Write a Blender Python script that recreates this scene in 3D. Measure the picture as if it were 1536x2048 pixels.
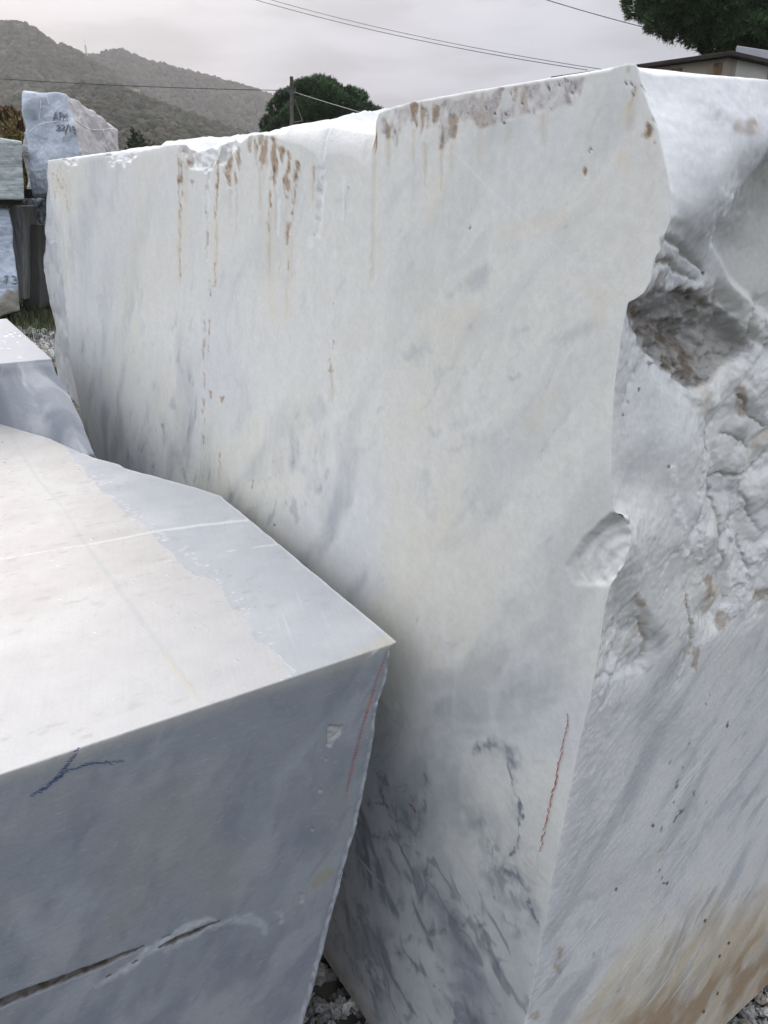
import bpy, math, random
import numpy as np
from math import radians, sin, cos, pi
random.seed(7); RNG = np.random.default_rng(11)
S = bpy.context.scene
for o in list(bpy.data.objects): bpy.data.objects.remove(o)

# ------------------------------------------------------------------ camera, world, sun, exposure
EYE = 1.6; FPX = 1545.0; TILT = radians(22.6)
cam = bpy.data.cameras.new('camera'); camo = bpy.data.objects.new('camera', cam); S.collection.objects.link(camo)
camo.location = (0, 0, EYE); camo.rotation_euler = (pi/2 - TILT, 0, 0)
cam.sensor_fit = 'VERTICAL'; cam.sensor_height = 36; cam.lens = 36*FPX/2048
cam.clip_start = 0.02; cam.clip_end = 8000
S.camera = camo
SUN_AZ = radians(-27); SUN_EL = radians(30)
world = bpy.data.worlds.new('World'); S.world = world; world.use_nodes = True
def build_world():
    nt = world.node_tree; N = nt.nodes; L = nt.links; N.clear()
    def m(op, a, b=None, clamp=False):
        n = N.new('ShaderNodeMath'); n.operation = op; n.use_clamp = clamp
        for i, v in enumerate((a, b)):
            if v is None: continue
            if isinstance(v, (int, float)): n.inputs[i].default_value = v
            else: L.new(v, n.inputs[i])
        return n.outputs[0]
    def ramp(v, a, b, c, d, smooth=True):
        n = N.new('ShaderNodeMapRange'); n.interpolation_type = 'SMOOTHSTEP' if smooth else 'LINEAR'
        L.new(v, n.inputs[0])
        for i, q in enumerate((a, b, c, d)): n.inputs[i+1].default_value = q
        return n.outputs[0]
    def mixc(f, a, b):
        n = N.new('ShaderNodeMix'); n.data_type = 'RGBA'
        for i, v in ((0, f), (6, a), (7, b)):
            if isinstance(v, (int, float)): n.inputs[i].default_value = v
            elif isinstance(v, tuple): n.inputs[i].default_value = (*v, 1)
            else: L.new(v, n.inputs[i])
        return n.outputs[2]
    def addc(a, b, f=1.0):
        n = N.new('ShaderNodeMix'); n.data_type = 'RGBA'; n.blend_type = 'ADD'
        if isinstance(f, float): n.inputs[0].default_value = f
        else: L.new(f, n.inputs[0])
        for i, v in ((6, a), (7, b)):
            if isinstance(v, tuple): n.inputs[i].default_value = (*v, 1)
            else: L.new(v, n.inputs[i])
        return n.outputs[2]
    tc = N.new('ShaderNodeTexCoord'); d = tc.outputs['Generated']
    sep = N.new('ShaderNodeSeparateXYZ'); L.new(d, sep.inputs[0])
    sky = N.new('ShaderNodeTexSky'); sky.sky_type = 'NISHITA'; sky.sun_disc = False
    sky.sun_elevation = SUN_EL; sky.sun_rotation = SUN_AZ % (2*pi); sky.dust_density = 4; sky.air_density = 1.2
    z = m('MAXIMUM', sep.outputs[2], 0.0)
    dot = N.new('ShaderNodeVectorMath'); dot.operation = 'DOT_PRODUCT'; L.new(d, dot.inputs[0])
    dot.inputs[1].default_value = (sin(SUN_AZ)*cos(SUN_EL), cos(SUN_AZ)*cos(SUN_EL), sin(SUN_EL))
    g = m('MAXIMUM', dot.outputs['Value'], 0.0)
    doth = N.new('ShaderNodeVectorMath'); doth.operation = 'DOT_PRODUCT'; L.new(d, doth.inputs[0])
    doth.inputs[1].default_value = (sin(SUN_AZ), cos(SUN_AZ), 0)
    # thick overcast: grey lavender near the horizon, brighter overhead, thin bright cloud in front of the sun
    col = mixc(ramp(z, 0.0, 0.24, 0, 1), (4.75, 5.0, 6.15), (6.25, 6.45, 7.4)); col = mixc(ramp(z, 0.16, 1.0, 0, 1, False), col, (20.0, 20.4, 21.2))
    bright = m('MULTIPLY', ramp(z, 0.20, 0.50, 0, 1), ramp(doth.outputs['Value'], -0.3, 0.85, 0, 1))
    ns = N.new('ShaderNodeTexNoise'); ns.inputs['Scale'].default_value = 2.2; ns.inputs['Detail'].default_value = 5
    mp = N.new('ShaderNodeMapping'); mp.inputs['Scale'].default_value = (1, 1, 3.0); L.new(d, mp.inputs[0]); L.new(mp.outputs[0], ns.inputs['Vector'])
    cl = ramp(ns.outputs['Fac'], 0.3, 0.7, 0.75, 1.2)
    bright = m('MULTIPLY', bright, cl)
    col = addc(col, (6.0, 5.7, 5.4), bright)
    col = addc(col, (3.6, 2.9, 2.2), m('POWER', g, 8.0))
    col = addc(col, (14.0, 11.0, 8.6), m('POWER', g, 70.0))
    # cloud structure low in the sky
    ns2 = N.new('ShaderNodeTexNoise'); ns2.inputs['Scale'].default_value = 5.5; ns2.inputs['Detail'].default_value = 6; mp2 = N.new('ShaderNodeMapping'); mp2.inputs['Scale'].default_value = (1, 1, 4.5); mp2.inputs['Rotation'].default_value = (.12, -.10, 0); L.new(d, mp2.inputs[0]); L.new(mp2.outputs[0], ns2.inputs['Vector'])
    cl2 = ramp(ns2.outputs['Fac'], 0.34, 0.64, 0.84, 1.13)
    vm = N.new('ShaderNodeVectorMath'); vm.operation = 'SCALE'; L.new(col, vm.inputs[0]); L.new(cl2, vm.inputs['Scale'])
    col = mixc(0.92, sky.outputs[0], vm.outputs[0])
    bg = N.new('ShaderNodeBackground'); bg.inputs['Strength'].default_value = 0.1; L.new(col, bg.inputs[0])
    out = N.new('ShaderNodeOutputWorld'); L.new(bg.outputs[0], out.inputs[0])
build_world()
sl = bpy.data.lights.new('sun', 'SUN'); sl.energy = 0.6; sl.angle = radians(75); sl.color = (1, .93, .85)
so = bpy.data.objects.new('sun', sl); S.collection.objects.link(so)
so.rotation_euler = (pi/2 - SUN_EL, 0, pi - SUN_AZ)   # points down from the sun
S.view_settings.view_transform = 'Standard'; S.view_settings.look = 'None'; S.view_settings.exposure = 0.05; S.view_settings.gamma = 1
S.cycles.use_denoising = True; S.cycles.max_bounces = 6; S.cycles.diffuse_bounces = 4; S.cycles.volume_bounces = 0
S.cycles.sample_clamp_indirect = 6

# ------------------------------------------------------------------ numpy noise
_P = np.random.default_rng(3).permutation(256).astype(np.int32); _P = np.concatenate([_P, _P, _P])
_G = np.random.default_rng(4).normal(size=(256, 3)).astype(np.float32); _G /= np.linalg.norm(_G, axis=1)[:, None]
def perlin(x, y, z=0.0):
    x, y, z = [np.asarray(v, np.float32) for v in np.broadcast_arrays(x, y, z)]
    xi, yi, zi = np.floor(x).astype(np.int32), np.floor(y).astype(np.int32), np.floor(z).astype(np.int32)
    fx, fy, fz = x-xi, y-yi, z-zi
    f = lambda t: t*t*t*(t*(t*6-15)+10)
    u, v, w = f(fx), f(fy), f(fz); xi &= 255; yi &= 255; zi &= 255
    def g(dx, dy, dz):
        h = _G[_P[_P[_P[xi+dx]+yi+dy]+zi+dz]]
        return h[..., 0]*(fx-dx)+h[..., 1]*(fy-dy)+h[..., 2]*(fz-dz)
    lx = lambda a, b, t: a+(b-a)*t
    return 1.5*lx(lx(lx(g(0,0,0), g(1,0,0), u), lx(g(0,1,0), g(1,1,0), u), v), lx(lx(g(0,0,1), g(1,0,1), u), lx(g(0,1,1), g(1,1,1), u), v), w)
def fbm(x, y, z=0.0, o=4, gain=0.5, lac=2.03):
    r = 0; a = 1; s = 0
    for i in range(o):
        r = r+a*perlin(x+17.3*i, y-9.1*i, z+3.7*i); s += a; a *= gain; x = x*lac; y = y*lac; z = z*lac
    return r/s
def ridge(x, y, z=0.0, o=3):
    r = 0; a = 1; s = 0
    for i in range(o):
        r = r+a*(1-np.abs(perlin(x+31.7*i, y+5.3*i, z+2.1*i))*1.6); s += a; a *= .5; x = x*2.1; y = y*2.1; z = z*2.1
    return r/s
def sst(a, b, v):
    t = np.clip((v-a)/(b-a), 0, 1); return t*t*(3-2*t)
def pc(v, lo, hi):                                                     # smoothstep between two percentiles of the field itself
    q = v.ravel()[::max(1, v.size//20000)]; return sst(np.percentile(q, lo), np.percentile(q, hi), v)
def facets(x, y, seed=0, k=0.9, g=0.9):
    """continuous chipped-stone relief: lower envelope of tilted cones, about 0..1 high per unit cell"""
    xi = np.floor(x).astype(np.int32); yi = np.floor(y).astype(np.int32); best = np.full(x.shape, 9.0, np.float32)
    for dx in (-1, 0, 1):
        for dy in (-1, 0, 1):
            cx = xi+dx; cy = yi+dy
            h = _P[(_P[(cx+seed*57) & 255]+cy+seed*13) & 255]; h2 = _P[(h+91) & 255]; h3 = _P[(h2+37) & 255]; h4 = _P[(h3+11) & 255]
            px = x-(cx+h/255.); py = y-(cy+h2/255.)
            v = k*np.sqrt(px*px+py*py)+g*((h3/255.-.5)*px+(h4/255.-.5)*py)+.35*h2/255.
            best = np.minimum(best, v)
    return best

# ------------------------------------------------------------------ survey: how photo points map to real planes of the yard
CT, ST = cos(TILT), sin(TILT)
def rays(p):
    p = np.asarray(p, float); x = p[..., 0]-768; dy = p[..., 1]-1024
    return x, FPX*CT-dy*ST, -dy*CT-FPX*ST
def at(px, py, dist):                       # world point on the sight line at a given distance ahead
    x, F, up = rays((px, py)); t = dist/F; return np.array((x*t, dist, EYE+up*t))
YAW = radians(34.4); DR = np.array((cos(YAW), sin(YAW))); DL = np.array((-sin(YAW), cos(YAW)))
W0, U0 = .563, .469                         # yard frame: w along DR, u along DL, origin at the near edge of the big block
OX, OY = DR*W0+DL*U0
def wuz(p):
    x, F, up = rays(p); return DR[0]*x+DR[1]*F, DL[0]*x+DL[1]*F, up
def pxL(p, w=0.0):
    a, b, c = wuz(p); t = (W0+w)/a; return np.stack([t*b-U0, EYE+t*c], -1)
def pxR(p, u=0.0):
    a, b, c = wuz(p); t = (U0+u)/b; return np.stack([t*a-W0, EYE+t*c], -1)
def pxT(p, z):
    a, b, c = wuz(p); t = (z-EYE)/c; return np.stack([t*a-W0, t*b-U0], -1)
def w2y(P):                                 # world xy -> yard frame
    P = np.asarray(P, float); q = P[..., :2]-np.array((OX, OY)); return np.stack([q@DR, q@DL, P[..., 2]], -1)

# ------------------------------------------------------------------ object helpers
def prop(o, label=None, cat=None, group=None, kind=None):
    for k, v in (('label', label), ('category', cat), ('group', group), ('kind', kind)):
        if v: o[k] = v
    return o
def mesh_obj(name, V, Fq, mat, parent=None, cols=None, smooth=True, loc=(0,0,0), rotz=0.0):
    """V (n,3); Fq list of index arrays (m,3) or (m,4); cols (n,4) stored as attribute Col"""
    me = bpy.data.meshes.new(name); V = np.asarray(V, np.float32)
    if not isinstance(Fq, (list, tuple)): Fq = [Fq]
    Fq = [np.asarray(f, np.int32) for f in Fq if len(f)]
    loops = np.concatenate([f.ravel() for f in Fq]); tot = np.concatenate([np.full(len(f), f.shape[1], np.int32) for f in Fq])
    st = np.concatenate([[0], np.cumsum(tot)[:-1]]).astype(np.int32)
    me.vertices.add(len(V)); me.vertices.foreach_set('co', V.ravel())
    me.loops.add(len(loops)); me.loops.foreach_set('vertex_index', loops)
    me.polygons.add(len(tot)); me.polygons.foreach_set('loop_start', st); me.polygons.foreach_set('loop_total', tot)
    me.polygons.foreach_set('use_smooth', np.full(len(tot), smooth, bool))
    me.update(calc_edges=True)
    if cols is not None:
        a = me.attributes.new('Col', 'FLOAT_COLOR', 'POINT'); a.data.foreach_set('color', np.asarray(cols, np.float32).ravel())
    if mat: me.materials.append(mat)
    o = bpy.data.objects.new(name, me); S.collection.objects.link(o); o.location = loc; o.rotation_euler = (0, 0, rotz)
    if parent: o.parent = parent
    return o
def empty(name, loc=(0,0,0), rotz=0.0):
    o = bpy.data.objects.new(name, None); S.collection.objects.link(o); o.location = loc; o.rotation_euler = (0,0,rotz); o.empty_display_size = .1
    return o
YARD = dict(loc=(OX, OY, 0), rotz=YAW)
def quads(ids):                             # ids 2-D index grid -> quads
    return np.stack([ids[:-1,:-1], ids[1:,:-1], ids[1:,1:], ids[:-1,1:]], -1).reshape(-1, 4)
class Mat:
    def __init__(s, name):
        s.m = bpy.data.materials.new(name); s.m.use_nodes = True; s.N = s.m.node_tree.nodes; s.L = s.m.node_tree.links
        s.b = s.N['Principled BSDF']
    def n(s, t, **kw):
        n = s.N.new(t)
        for k, v in kw.items():
            k = k.replace('_', ' ')
            if hasattr(v, 'is_output'): s.L.new(v, n.inputs[k])
            else: n.inputs[k].default_value = v
        return n
    def noise(s, scale, detail=4, vec=None, rough=.5, dist=0):
        n = s.N.new('ShaderNodeTexNoise'); n.inputs['Scale'].default_value = scale; n.inputs['Detail'].default_value = detail; n.inputs['Roughness'].default_value = rough; n.inputs['Distortion'].default_value = dist
        if vec is not None: s.L.new(vec, n.inputs['Vector'])
        return n.outputs['Fac']
    def obj(s, scale=(1,1,1), rot=(0,0,0)):
        t = s.N.new('ShaderNodeTexCoord'); mp = s.N.new('ShaderNodeMapping'); mp.inputs['Scale'].default_value = scale; mp.inputs['Rotation'].default_value = rot
        s.L.new(t.outputs['Object'], mp.inputs[0]); return mp.outputs[0]
    def ramp(s, f, stops):
        n = s.N.new('ShaderNodeValToRGB'); s.L.new(f, n.inputs[0]); e = n.color_ramp.elements
        while len(e) < len(stops): e.new(.5)
        for i, (p, c) in enumerate(stops): e[i].position = p; e[i].color = (*c, 1) if len(c) == 3 else c
        return n.outputs[0]
    def mix(s, f, a, b, mode='MIX'):
        n = s.N.new('ShaderNodeMix'); n.data_type = 'RGBA'; n.blend_type = mode
        for i, v in ((0, f), (6, a), (7, b)):
            if isinstance(v, (int, float)): n.inputs[i].default_value = v
            elif isinstance(v, tuple): n.inputs[i].default_value = (*v, 1)
            else: s.L.new(v, n.inputs[i])
        return n.outputs[2]
    def base(s, v):
        if isinstance(v, tuple): s.b.inputs['Base Color'].default_value = (*v, 1)
        else: s.L.new(v, s.b.inputs['Base Color'])
    def set(s, k, v):
        if hasattr(v, 'is_output'): s.L.new(v, s.b.inputs[k])
        else: s.b.inputs[k].default_value = v
    def bump(s, f, strength=.3, dist=.01):
        n = s.N.new('ShaderNodeBump'); n.inputs['Strength'].default_value = strength; n.inputs['Distance'].default_value = dist
        s.L.new(f, n.inputs['Height']); s.L.new(n.outputs[0], s.b.inputs['Normal']); return n
def plain(name, col, rough=.7, var=.25, scale=8, bump=.2):
    m = Mat(name); nz = m.noise(scale, 5, m.obj()); d = tuple(c*(1-var) for c in col); u = tuple(min(1, c*(1+var)) for c in col)
    m.base(m.ramp(nz, [(.3, d), (.7, u)])); m.set('Roughness', rough)
    if bump: m.bump(m.noise(scale*4, 4, m.obj()), bump, .02)
    return m.m
def painted_marble(name, grain=220, sss=0.0, bump=.12):
    """colour and roughness come with the surface (Col attribute), fine crystal grain and saw texture from noise"""
    m = Mat(name); a = m.N.new('ShaderNodeAttribute'); a.attribute_name = 'Col'
    nz = m.noise(grain, 5, m.obj(), .7); nb = m.noise(grain*.13, 6, m.obj(), .6)
    c = m.mix(1.0, a.outputs['Color'], m.ramp(nz, [(.28, (.93,.93,.935)), (.72, (1.045,1.045,1.04))]), 'MULTIPLY')
    c = m.mix(1.0, c, m.ramp(nb, [(.3, (.95,.955,.965)), (.7, (1.03,1.03,1.025))]), 'MULTIPLY')
    m.base(c); m.set('Roughness', a.outputs['Alpha'])
    rb = m.N.new('ShaderNodeMapRange'); rb.inputs[1].default_value = .52; rb.inputs[2].default_value = .74; m.L.new(a.outputs['Alpha'], rb.inputs[0])
    b1 = m.bump(nz, bump, .002); b2 = m.N.new('ShaderNodeBump'); b2.inputs['Distance'].default_value = .006; m.L.new(m.noise(95, 9, m.obj(), .72, .4), b2.inputs['Height']); m.L.new(rb.outputs[0], b2.inputs['Strength']); m.L.new(b1.outputs[0], b2.inputs['Normal']); m.L.new(b2.outputs[0], m.b.inputs['Normal'])
    wc = m.N.new('ShaderNodeMapRange'); wc.inputs[1].default_value = .34; wc.inputs[2].default_value = .14; m.L.new(a.outputs['Alpha'], wc.inputs[0]); m.L.new(wc.outputs[0], m.b.inputs['Coat Weight']); m.b.inputs['Coat IOR'].default_value = 1.5; m.b.inputs['Coat Roughness'].default_value = .06
    if sss:
        m.set('Subsurface Weight', sss); m.set('Subsurface Radius', (.012, .011, .0095)); m.set('Subsurface Scale', 1.0)
    return m
def tube(pts, r, n=6):
    pts = np.asarray(pts, float); T = np.gradient(pts, axis=0); T /= np.linalg.norm(T, axis=1)[:, None]+1e-9
    up = np.array((0, 0, 1.)) if abs(T[0, 2]) < .9 else np.array((1., 0, 0))
    A = np.cross(T, up); A /= np.linalg.norm(A, axis=1)[:, None]+1e-9; B = np.cross(A, T)
    rr = np.broadcast_to(np.asarray(r, float), (len(pts),)); th = np.arange(n)*2*pi/n
    V = pts[:, None]+rr[:, None, None]*(A[:, None]*np.cos(th)[None, :, None]+B[:, None]*np.sin(th)[None, :, None])
    ids = np.arange(len(pts)*n).reshape(len(pts), n); ids = np.concatenate([ids, ids[:, :1]], 1)
    V = np.concatenate([V.reshape(-1, 3), pts[:1], pts[-1:]]); k = len(pts)*n
    cap = np.concatenate([np.stack([ids[0, 1:], ids[0, :-1], np.full(n, k)], -1), np.stack([ids[-1, :-1], ids[-1, 1:], np.full(n, k+1)], -1)])
    return V, [quads(ids), cap]
def join(parts):
    V = []; Q = []; T = []; o = 0
    for v, f in parts:
        for q in (f if isinstance(f, list) else [f]):
            q = np.asarray(q); (Q if q.shape[1] == 4 else T).append(q+o)
        V.append(v); o += len(v)
    return np.concatenate(V), ([np.concatenate(Q)] if Q else [])+([np.concatenate(T)] if T else [])
def hexa(c, bev=0.0):                       # c 8 corners: bottom 4 ccw, top 4 ccw
    c = np.asarray(c, float)
    return c, [np.array([[3,2,1,0],[4,5,6,7],[0,1,5,4],[1,2,6,5],[2,3,7,6],[3,0,4,7]])]
def box(cx, cy, cz, sx, sy, sz, rot=0.0):
    q = np.array([(-1,-1),(1,-1),(1,1),(-1,1)])*np.array((sx, sy))/2; R = np.array([[cos(rot), -sin(rot)], [sin(rot), cos(rot)]]); q = q@R.T+np.array((cx, cy))
    return hexa([(*p, cz-sz/2) for p in q]+[(*p, cz+sz/2) for p in q])
def bevel(o, w, seg=2):
    m = o.modifiers.new('bevel', 'BEVEL'); m.width = w; m.segments = seg; m.limit_method = 'ANGLE'

class Face:
    """a block face: every vertex knows its survey position (the photo point its plane position was measured from)"""
    def __init__(s, A, B, to3, seed=0, warp=1.0):
        s.A, s.B = A.ravel().astype(np.float32), B.ravel().astype(np.float32); s.n = len(s.A)
        w, u, z = to3(s.A.astype(float), s.B.astype(float)); w = w+W0; u = u+U0
        x = DR[0]*w+DL[0]*u; y = DR[1]*w+DL[1]*u; z = z-EYE; d = np.maximum(y*CT-z*ST, .05)
        s.X = (768+FPX*x/d).astype(np.float32); s.Y = (1024-FPX*(z*CT+y*ST)/d).astype(np.float32)
        s.wx = (7*fbm(s.A*28+seed, s.B*28, 1.5, 3)+3.5*fbm(s.A*120+seed, s.B*120, 4.5, 2))*warp
        s.wy = (7*fbm(s.A*28+seed, s.B*28, 7.5, 3)+3.5*fbm(s.A*120+seed, s.B*120, 9.5, 2))*warp
    def near(s, x0, y0, x1, y1, warp):
        idx = np.nonzero((s.X > x0) & (s.X < x1) & (s.Y > y0) & (s.Y < y1))[0]
        return idx, s.X[idx]+warp*s.wx[idx], s.Y[idx]+warp*s.wy[idx]
    def line(s, arr, pts, w, val=1.0, soft=None, warp=.5, dash=None):
        pts = np.asarray(pts, float); w = np.broadcast_to(np.asarray(w, float), (len(pts),))
        if len(pts) == 1: pts = np.concatenate([pts, pts+(.01, .01)]); w = np.repeat(w, 2)
        for i in range(len(pts)-1):
            p, q = pts[i], pts[i+1]; sf = soft if soft is not None else max(1.0, max(w[i], w[i+1])*.5); r = max(w[i], w[i+1])+sf+8*warp+2
            idx, x, y = s.near(min(p[0], q[0])-r, min(p[1], q[1])-r, max(p[0], q[0])+r, max(p[1], q[1])+r, warp)
            if not len(idx): continue
            d = q-p; t = np.clip(((x-p[0])*d[0]+(y-p[1])*d[1])/(d@d+1e-9), 0, 1)
            dist = np.hypot(x-p[0]-t*d[0], y-p[1]-t*d[1]); ww = w[i]+(w[i+1]-w[i])*t
            v = val*(1-sst(ww-sf, ww+sf, dist))
            if dash is not None: v = v*sst(-.1, .15, perlin(s.A[idx]*dash, s.B[idx]*dash, 3.3))
            arr[idx] = np.maximum(arr[idx], v)
    def poly(s, pts, warp=1.0, pad=30):
        P = np.asarray(pts, float); Q = np.roll(P, -1, 0)
        idx, x, y = s.near(P[:, 0].min()-pad, P[:, 1].min()-pad, P[:, 0].max()+pad, P[:, 1].max()+pad, warp)
        dm = np.full(len(idx), 1e9); ins = np.zeros(len(idx), bool)
        for p, q in zip(P, Q):
            d = q-p; t = np.clip(((x-p[0])*d[0]+(y-p[1])*d[1])/(d@d+1e-9), 0, 1); dm = np.minimum(dm, np.hypot(x-p[0]-t*d[0], y-p[1]-t*d[1]))
            ins ^= ((p[1] > y) != (q[1] > y)) & (x < (q[0]-p[0])*(y-p[1])/(q[1]-p[1]+1e-12)+p[0])
        return idx, np.where(ins, dm, -dm), x, y
    def fill(s, arr, pts, val=1.0, soft=6, warp=1.0):
        idx, sd, x, y = s.poly(pts, warp, soft+25); arr[idx] = np.maximum(arr[idx], val*sst(-soft, soft, sd))
def mixv(c, k, f): f = np.clip(f, 0, 1)[:, None]; return c*(1-f)+np.asarray(k, np.float32)[None]*f

# ------------------------------------------------------------------ marble colours (albedo)
WHITE = (.755, .765, .735); COOL = (.62, .65, .695); CREAM = (.76, .73, .635); GREY = (.265, .30, .345); RUST = (.36, .245, .15)
SCALE_BR = (.47, .345, .235); FRESH = (.84, .855, .875); DARK = (.035, .03, .025); LILAC = (.60, .57, .57)

# ================================================================== THE BIG WHITE BLOCK
NU, NZ = 620, 900
def interp_px(pts, conv, axis=0):
    q = conv(np.array(pts, float)); o = np.argsort(q[:, axis]); return q[o]
EDGE = [(1270,127),(1285,180),(1308,240),(1324,300),(1337,370),(1340,440),(1331,468),(1317,474),(1323,500),(1307,519),(1303,560),(1291,583),(1276,596),(1256,606),(1247,650),(1237,720),
        (1228,790),(1224,900),(1225,1010),(1232,1030),(1240,1060),(1243,1110),(1236,1140),(1222,1168),(1211,1210),(1200,1290),(1188,1362),(1181,1400),(1161,1480),(1141,1580),(1121,1680),(1100,1780),(1085,1860),(1070,1945),(1050,2040),(1016,2440)]
FAR = [(90,322),(90,400),(88,470),(85,530),(95,590),(105,650),(108,720),(122,770),(150,800),(185,900),(240,1060),(300,1200)]
LIP = [(90,322),(128,317),(136,321),(143,317),(152,320),(160,316),(172,314),(216,307),(221,312),(233,309),(246,311),(262,307),(270,306),(300,300),(352,288),(366,290),(376,298),(392,304),(404,300),(420,294),(428,298),(440,290),(456,284),(466,278),
       (482,285),(498,272),(520,268),(545,272),(575,284),(600,288),(628,305),(640,330),(650,308),(680,306),(706,312),(728,334),(741,318),(748,276),(753,240),(758,226),(772,220),(790,214),(815,206),(870,197),(940,184),(1000,175),(1050,166),(1095,158),(1150,152),(1185,146),(1214,141),(1240,129),(1256,126),(1270,127)]
RIDGE = [(90,322),(128,317),(140,314),(160,312),(216,305),(240,299),(300,293),(352,284),(368,283),(400,284),(432,285),(440,272),(470,270),(485,263),(500,257),(525,252),(540,255),(575,259),(610,260),(622,261),(650,254),(690,263),(748,271),(751,262),(754,245),(758,225),(775,219),(790,213),(870,196),(1270,127)]
e = interp_px(EDGE, pxL, 1); eb = np.linspace(.05, 1.72, 4000)
def u_edge(z):
    b = np.interp(z, e[:, 1], e[:, 0]); j = 1+.5*sst(1.15, 1.0, z)
    return b+.0011*j*fbm(z*60, 2.2, 0, 3)+.0005*j*fbm(z*240, 7.7, 0, 2)
RL = interp_px([(96,330),(100,400),(118,470),(126,560),(135,650),(143,740),(157,800),(170,870),(200,930)], pxL, 1)
fr = []
for p in FAR:
    q_ = pxL(np.array(p, float)); ww_ = 0.0
    for _ in range(30): ww_ = .5*ww_+.5*.35*np.clip( q_[0]-np.interp(q_[1], RL[:, 1], RL[:, 0]), 0, .2); q_ = pxL(np.array(p, float), ww_)
    fr.append(q_)
fr = np.array(fr); fr = fr[np.argsort(fr[:, 1])]
def u_far(z):
    return np.interp(z, fr[:, 1], fr[:, 0], left=1.98)+.008*fbm(z*14, 5.1, 0, 4)
lp = interp_px(LIP, pxL, 0)
def z_lip(u):
    return np.interp(u, lp[:, 0], lp[:, 1])+(.0035*fbm(u*55, 8.8, 0, 4))*sst(.62, .75, u)*sst(1.42, 1.2, u)+.0012*fbm(u*70, 1.1, 0, 3)
WR = lambda u: np.interp(u, [-.1, .60, .64, .70, .80, .95, 1.05, 1.15, 1.3, 1.5, 2.1], [.012, .012, .10, .28, .28, .13, .022, .02, .02, .02, .015])
def pr(u0):
    P = np.array(RIDGE, float); u = pxL(P)[:, 0]; q = np.array([pxL(p, float(WR(uu))) for p, uu in zip(P, u)]); o = np.argsort(u); return u[o], q[o, 1]
rgu, rgz = pr(0)
xs = np.linspace(1262, 92, NU); zz0 = pxL(np.stack([xs, np.full(NU, 700.)], -1))[:, 0]; G_ = (zz0-zz0[0])/(zz0[-1]-zz0[0])
B_ = np.linspace(0, 1, NZ)
znom = .05+(1.693-.05)*B_
uE, uF_ = u_edge(znom), u_far(znom)
LU = uE[:, None]+(uF_-uE)[:, None]*G_[None]                         # (NZ, NU)
LZ = .05+(z_lip(LU)-.05)*B_[:, None]
LF = Face(LU, LZ, lambda a, b: (0*a, a, b), 1)
a, b = LF.A.astype(float), LF.B.astype(float)
n = LF.n; st = np.zeros(n, np.float32); wh = np.zeros(n, np.float32); pit = np.zeros(n, np.float32); gr = np.zeros(n, np.float32); cr = np.zeros(n, np.float32); sc = np.zeros(n, np.float32); crk = np.zeros(n, np.float32)
L_ = LF.line
# brown weathering under the broken rim and down the drill lines
for p, w in [([(358,300),(361,345),(362,420)], [3,4,2]), ([(372,300),(378,325)], [11,8]), ([(436,318),(434,360),(432,420),(430,438)], [2.5,3,2,1]), ([(462,312),(458,345),(462,368)], [7,6,3]), ([(477,300),(475,345),(474,378)], [5,3,2.5]),
             ([(498,275),(500,300)], [6,3]), ([(515,262),(525,290),(524,328)], [14,16,6]), ([(546,280),(552,330),(545,370),(541,420)], [7,8,5,3]), ([(562,300),(556,335)], [8,5]), ([(579,305),(578,330),(572,360)], [4,3,3]), ([(571,358),(574,375),(573,398)], [6,5,2]),
             ([(594,325),(590,360),(586,405),(583,428)], [4,6,3,1.5]), ([(578,447),(577,470),(574,488)], [4,5,2]), ([(575,512),(574,538)], [2,1]), ([(627,332),(627,362)], [3,3]), ([(430,528),(429,575)], [2.2,1]), ([(385,362),(384,378)], [2,2]),
             ([(750,275),(749,300)], [3,2]), ([(445,796),(444,806)], [3.5,3]), ([(419,784),(420,797)], [2.5,2]), ([(327,850),(328,868)], [2.8,2]), ([(441,908),(440,924)], [3.5,1.5]), ([(505,960),(503,975)], [1.5,1]), ([(694,376),(693,384)], [3.5,2.5])]:
    L_(st, p, np.array(w)*1.05, .95, None, 1.0)
for p, w in [([(409,632),(408,760),(406,900)], 3), ([(664,682),(662,740)], 4), ([(669,608),(667,630)], 3.5), ([(417,330),(415,460),(413,520)], 3), ([(420,560),(418,700)], 1.5), ([(359,420),(360,560)], 2), ([(538,420),(537,470)], 2.5)]:
    L_(st, p, w, .75, None, .8, 60)
for p, w in [([(750,270),(750,400),(745,560)], 6), ([(360,420),(358,560)], 7), ([(540,420),(545,640)], 12), ([(432,440),(428,560)], 6), ([(130,340),(132,400)], 14), ([(578,500),(576,640)], 9), ([(328,868),(331,905)], 4), ([(880,370),(862,430)], 12), ([(1180,580),(1260,600)], 14), ([(1010,460),(1120,440)], 16), ([(940,620),(880,660)], 18), ([(1110,790),(1060,850)], 14), ([(840,790),(830,830)], 10), ([(1200,600),(1190,640)], 12)]:
    L_(cr, p, w, .55, w*1.2, 1.5)
run = np.zeros(n, np.float32)
for x, y0, y1, w in [(362,420,560,2.2),(372,330,400,4),(434,440,540,1.6),(462,380,430,3),(475,385,470,2),(524,335,420,5),(541,420,560,3),(553,380,470,2.5),(573,400,520,2.5),(586,430,560,2),(577,490,640,2.5),(628,365,420,2),(692,386,450,1.6),(778,275,330,5),(830,262,330,4),(852,290,370,4),(885,298,380,3),(906,270,340,4),(1260,210,260,7),(1298,272,310,4),(960,262,330,6),(1020,245,300,7),(1090,228,290,6),(327,868,910,2),(441,924,960,2),(664,740,800,2)]:
    L_(run, [(x, y0), (x-(y1-y0)*.02, (y0+y1)/2), (x-(y1-y0)*.035, y1)], [w, w*.9, w*.35], .55, w*1.1, .8)
run *= .35+.65*pc(fbm(a*60, b*5, 331, 3), 15, 80)
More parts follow.
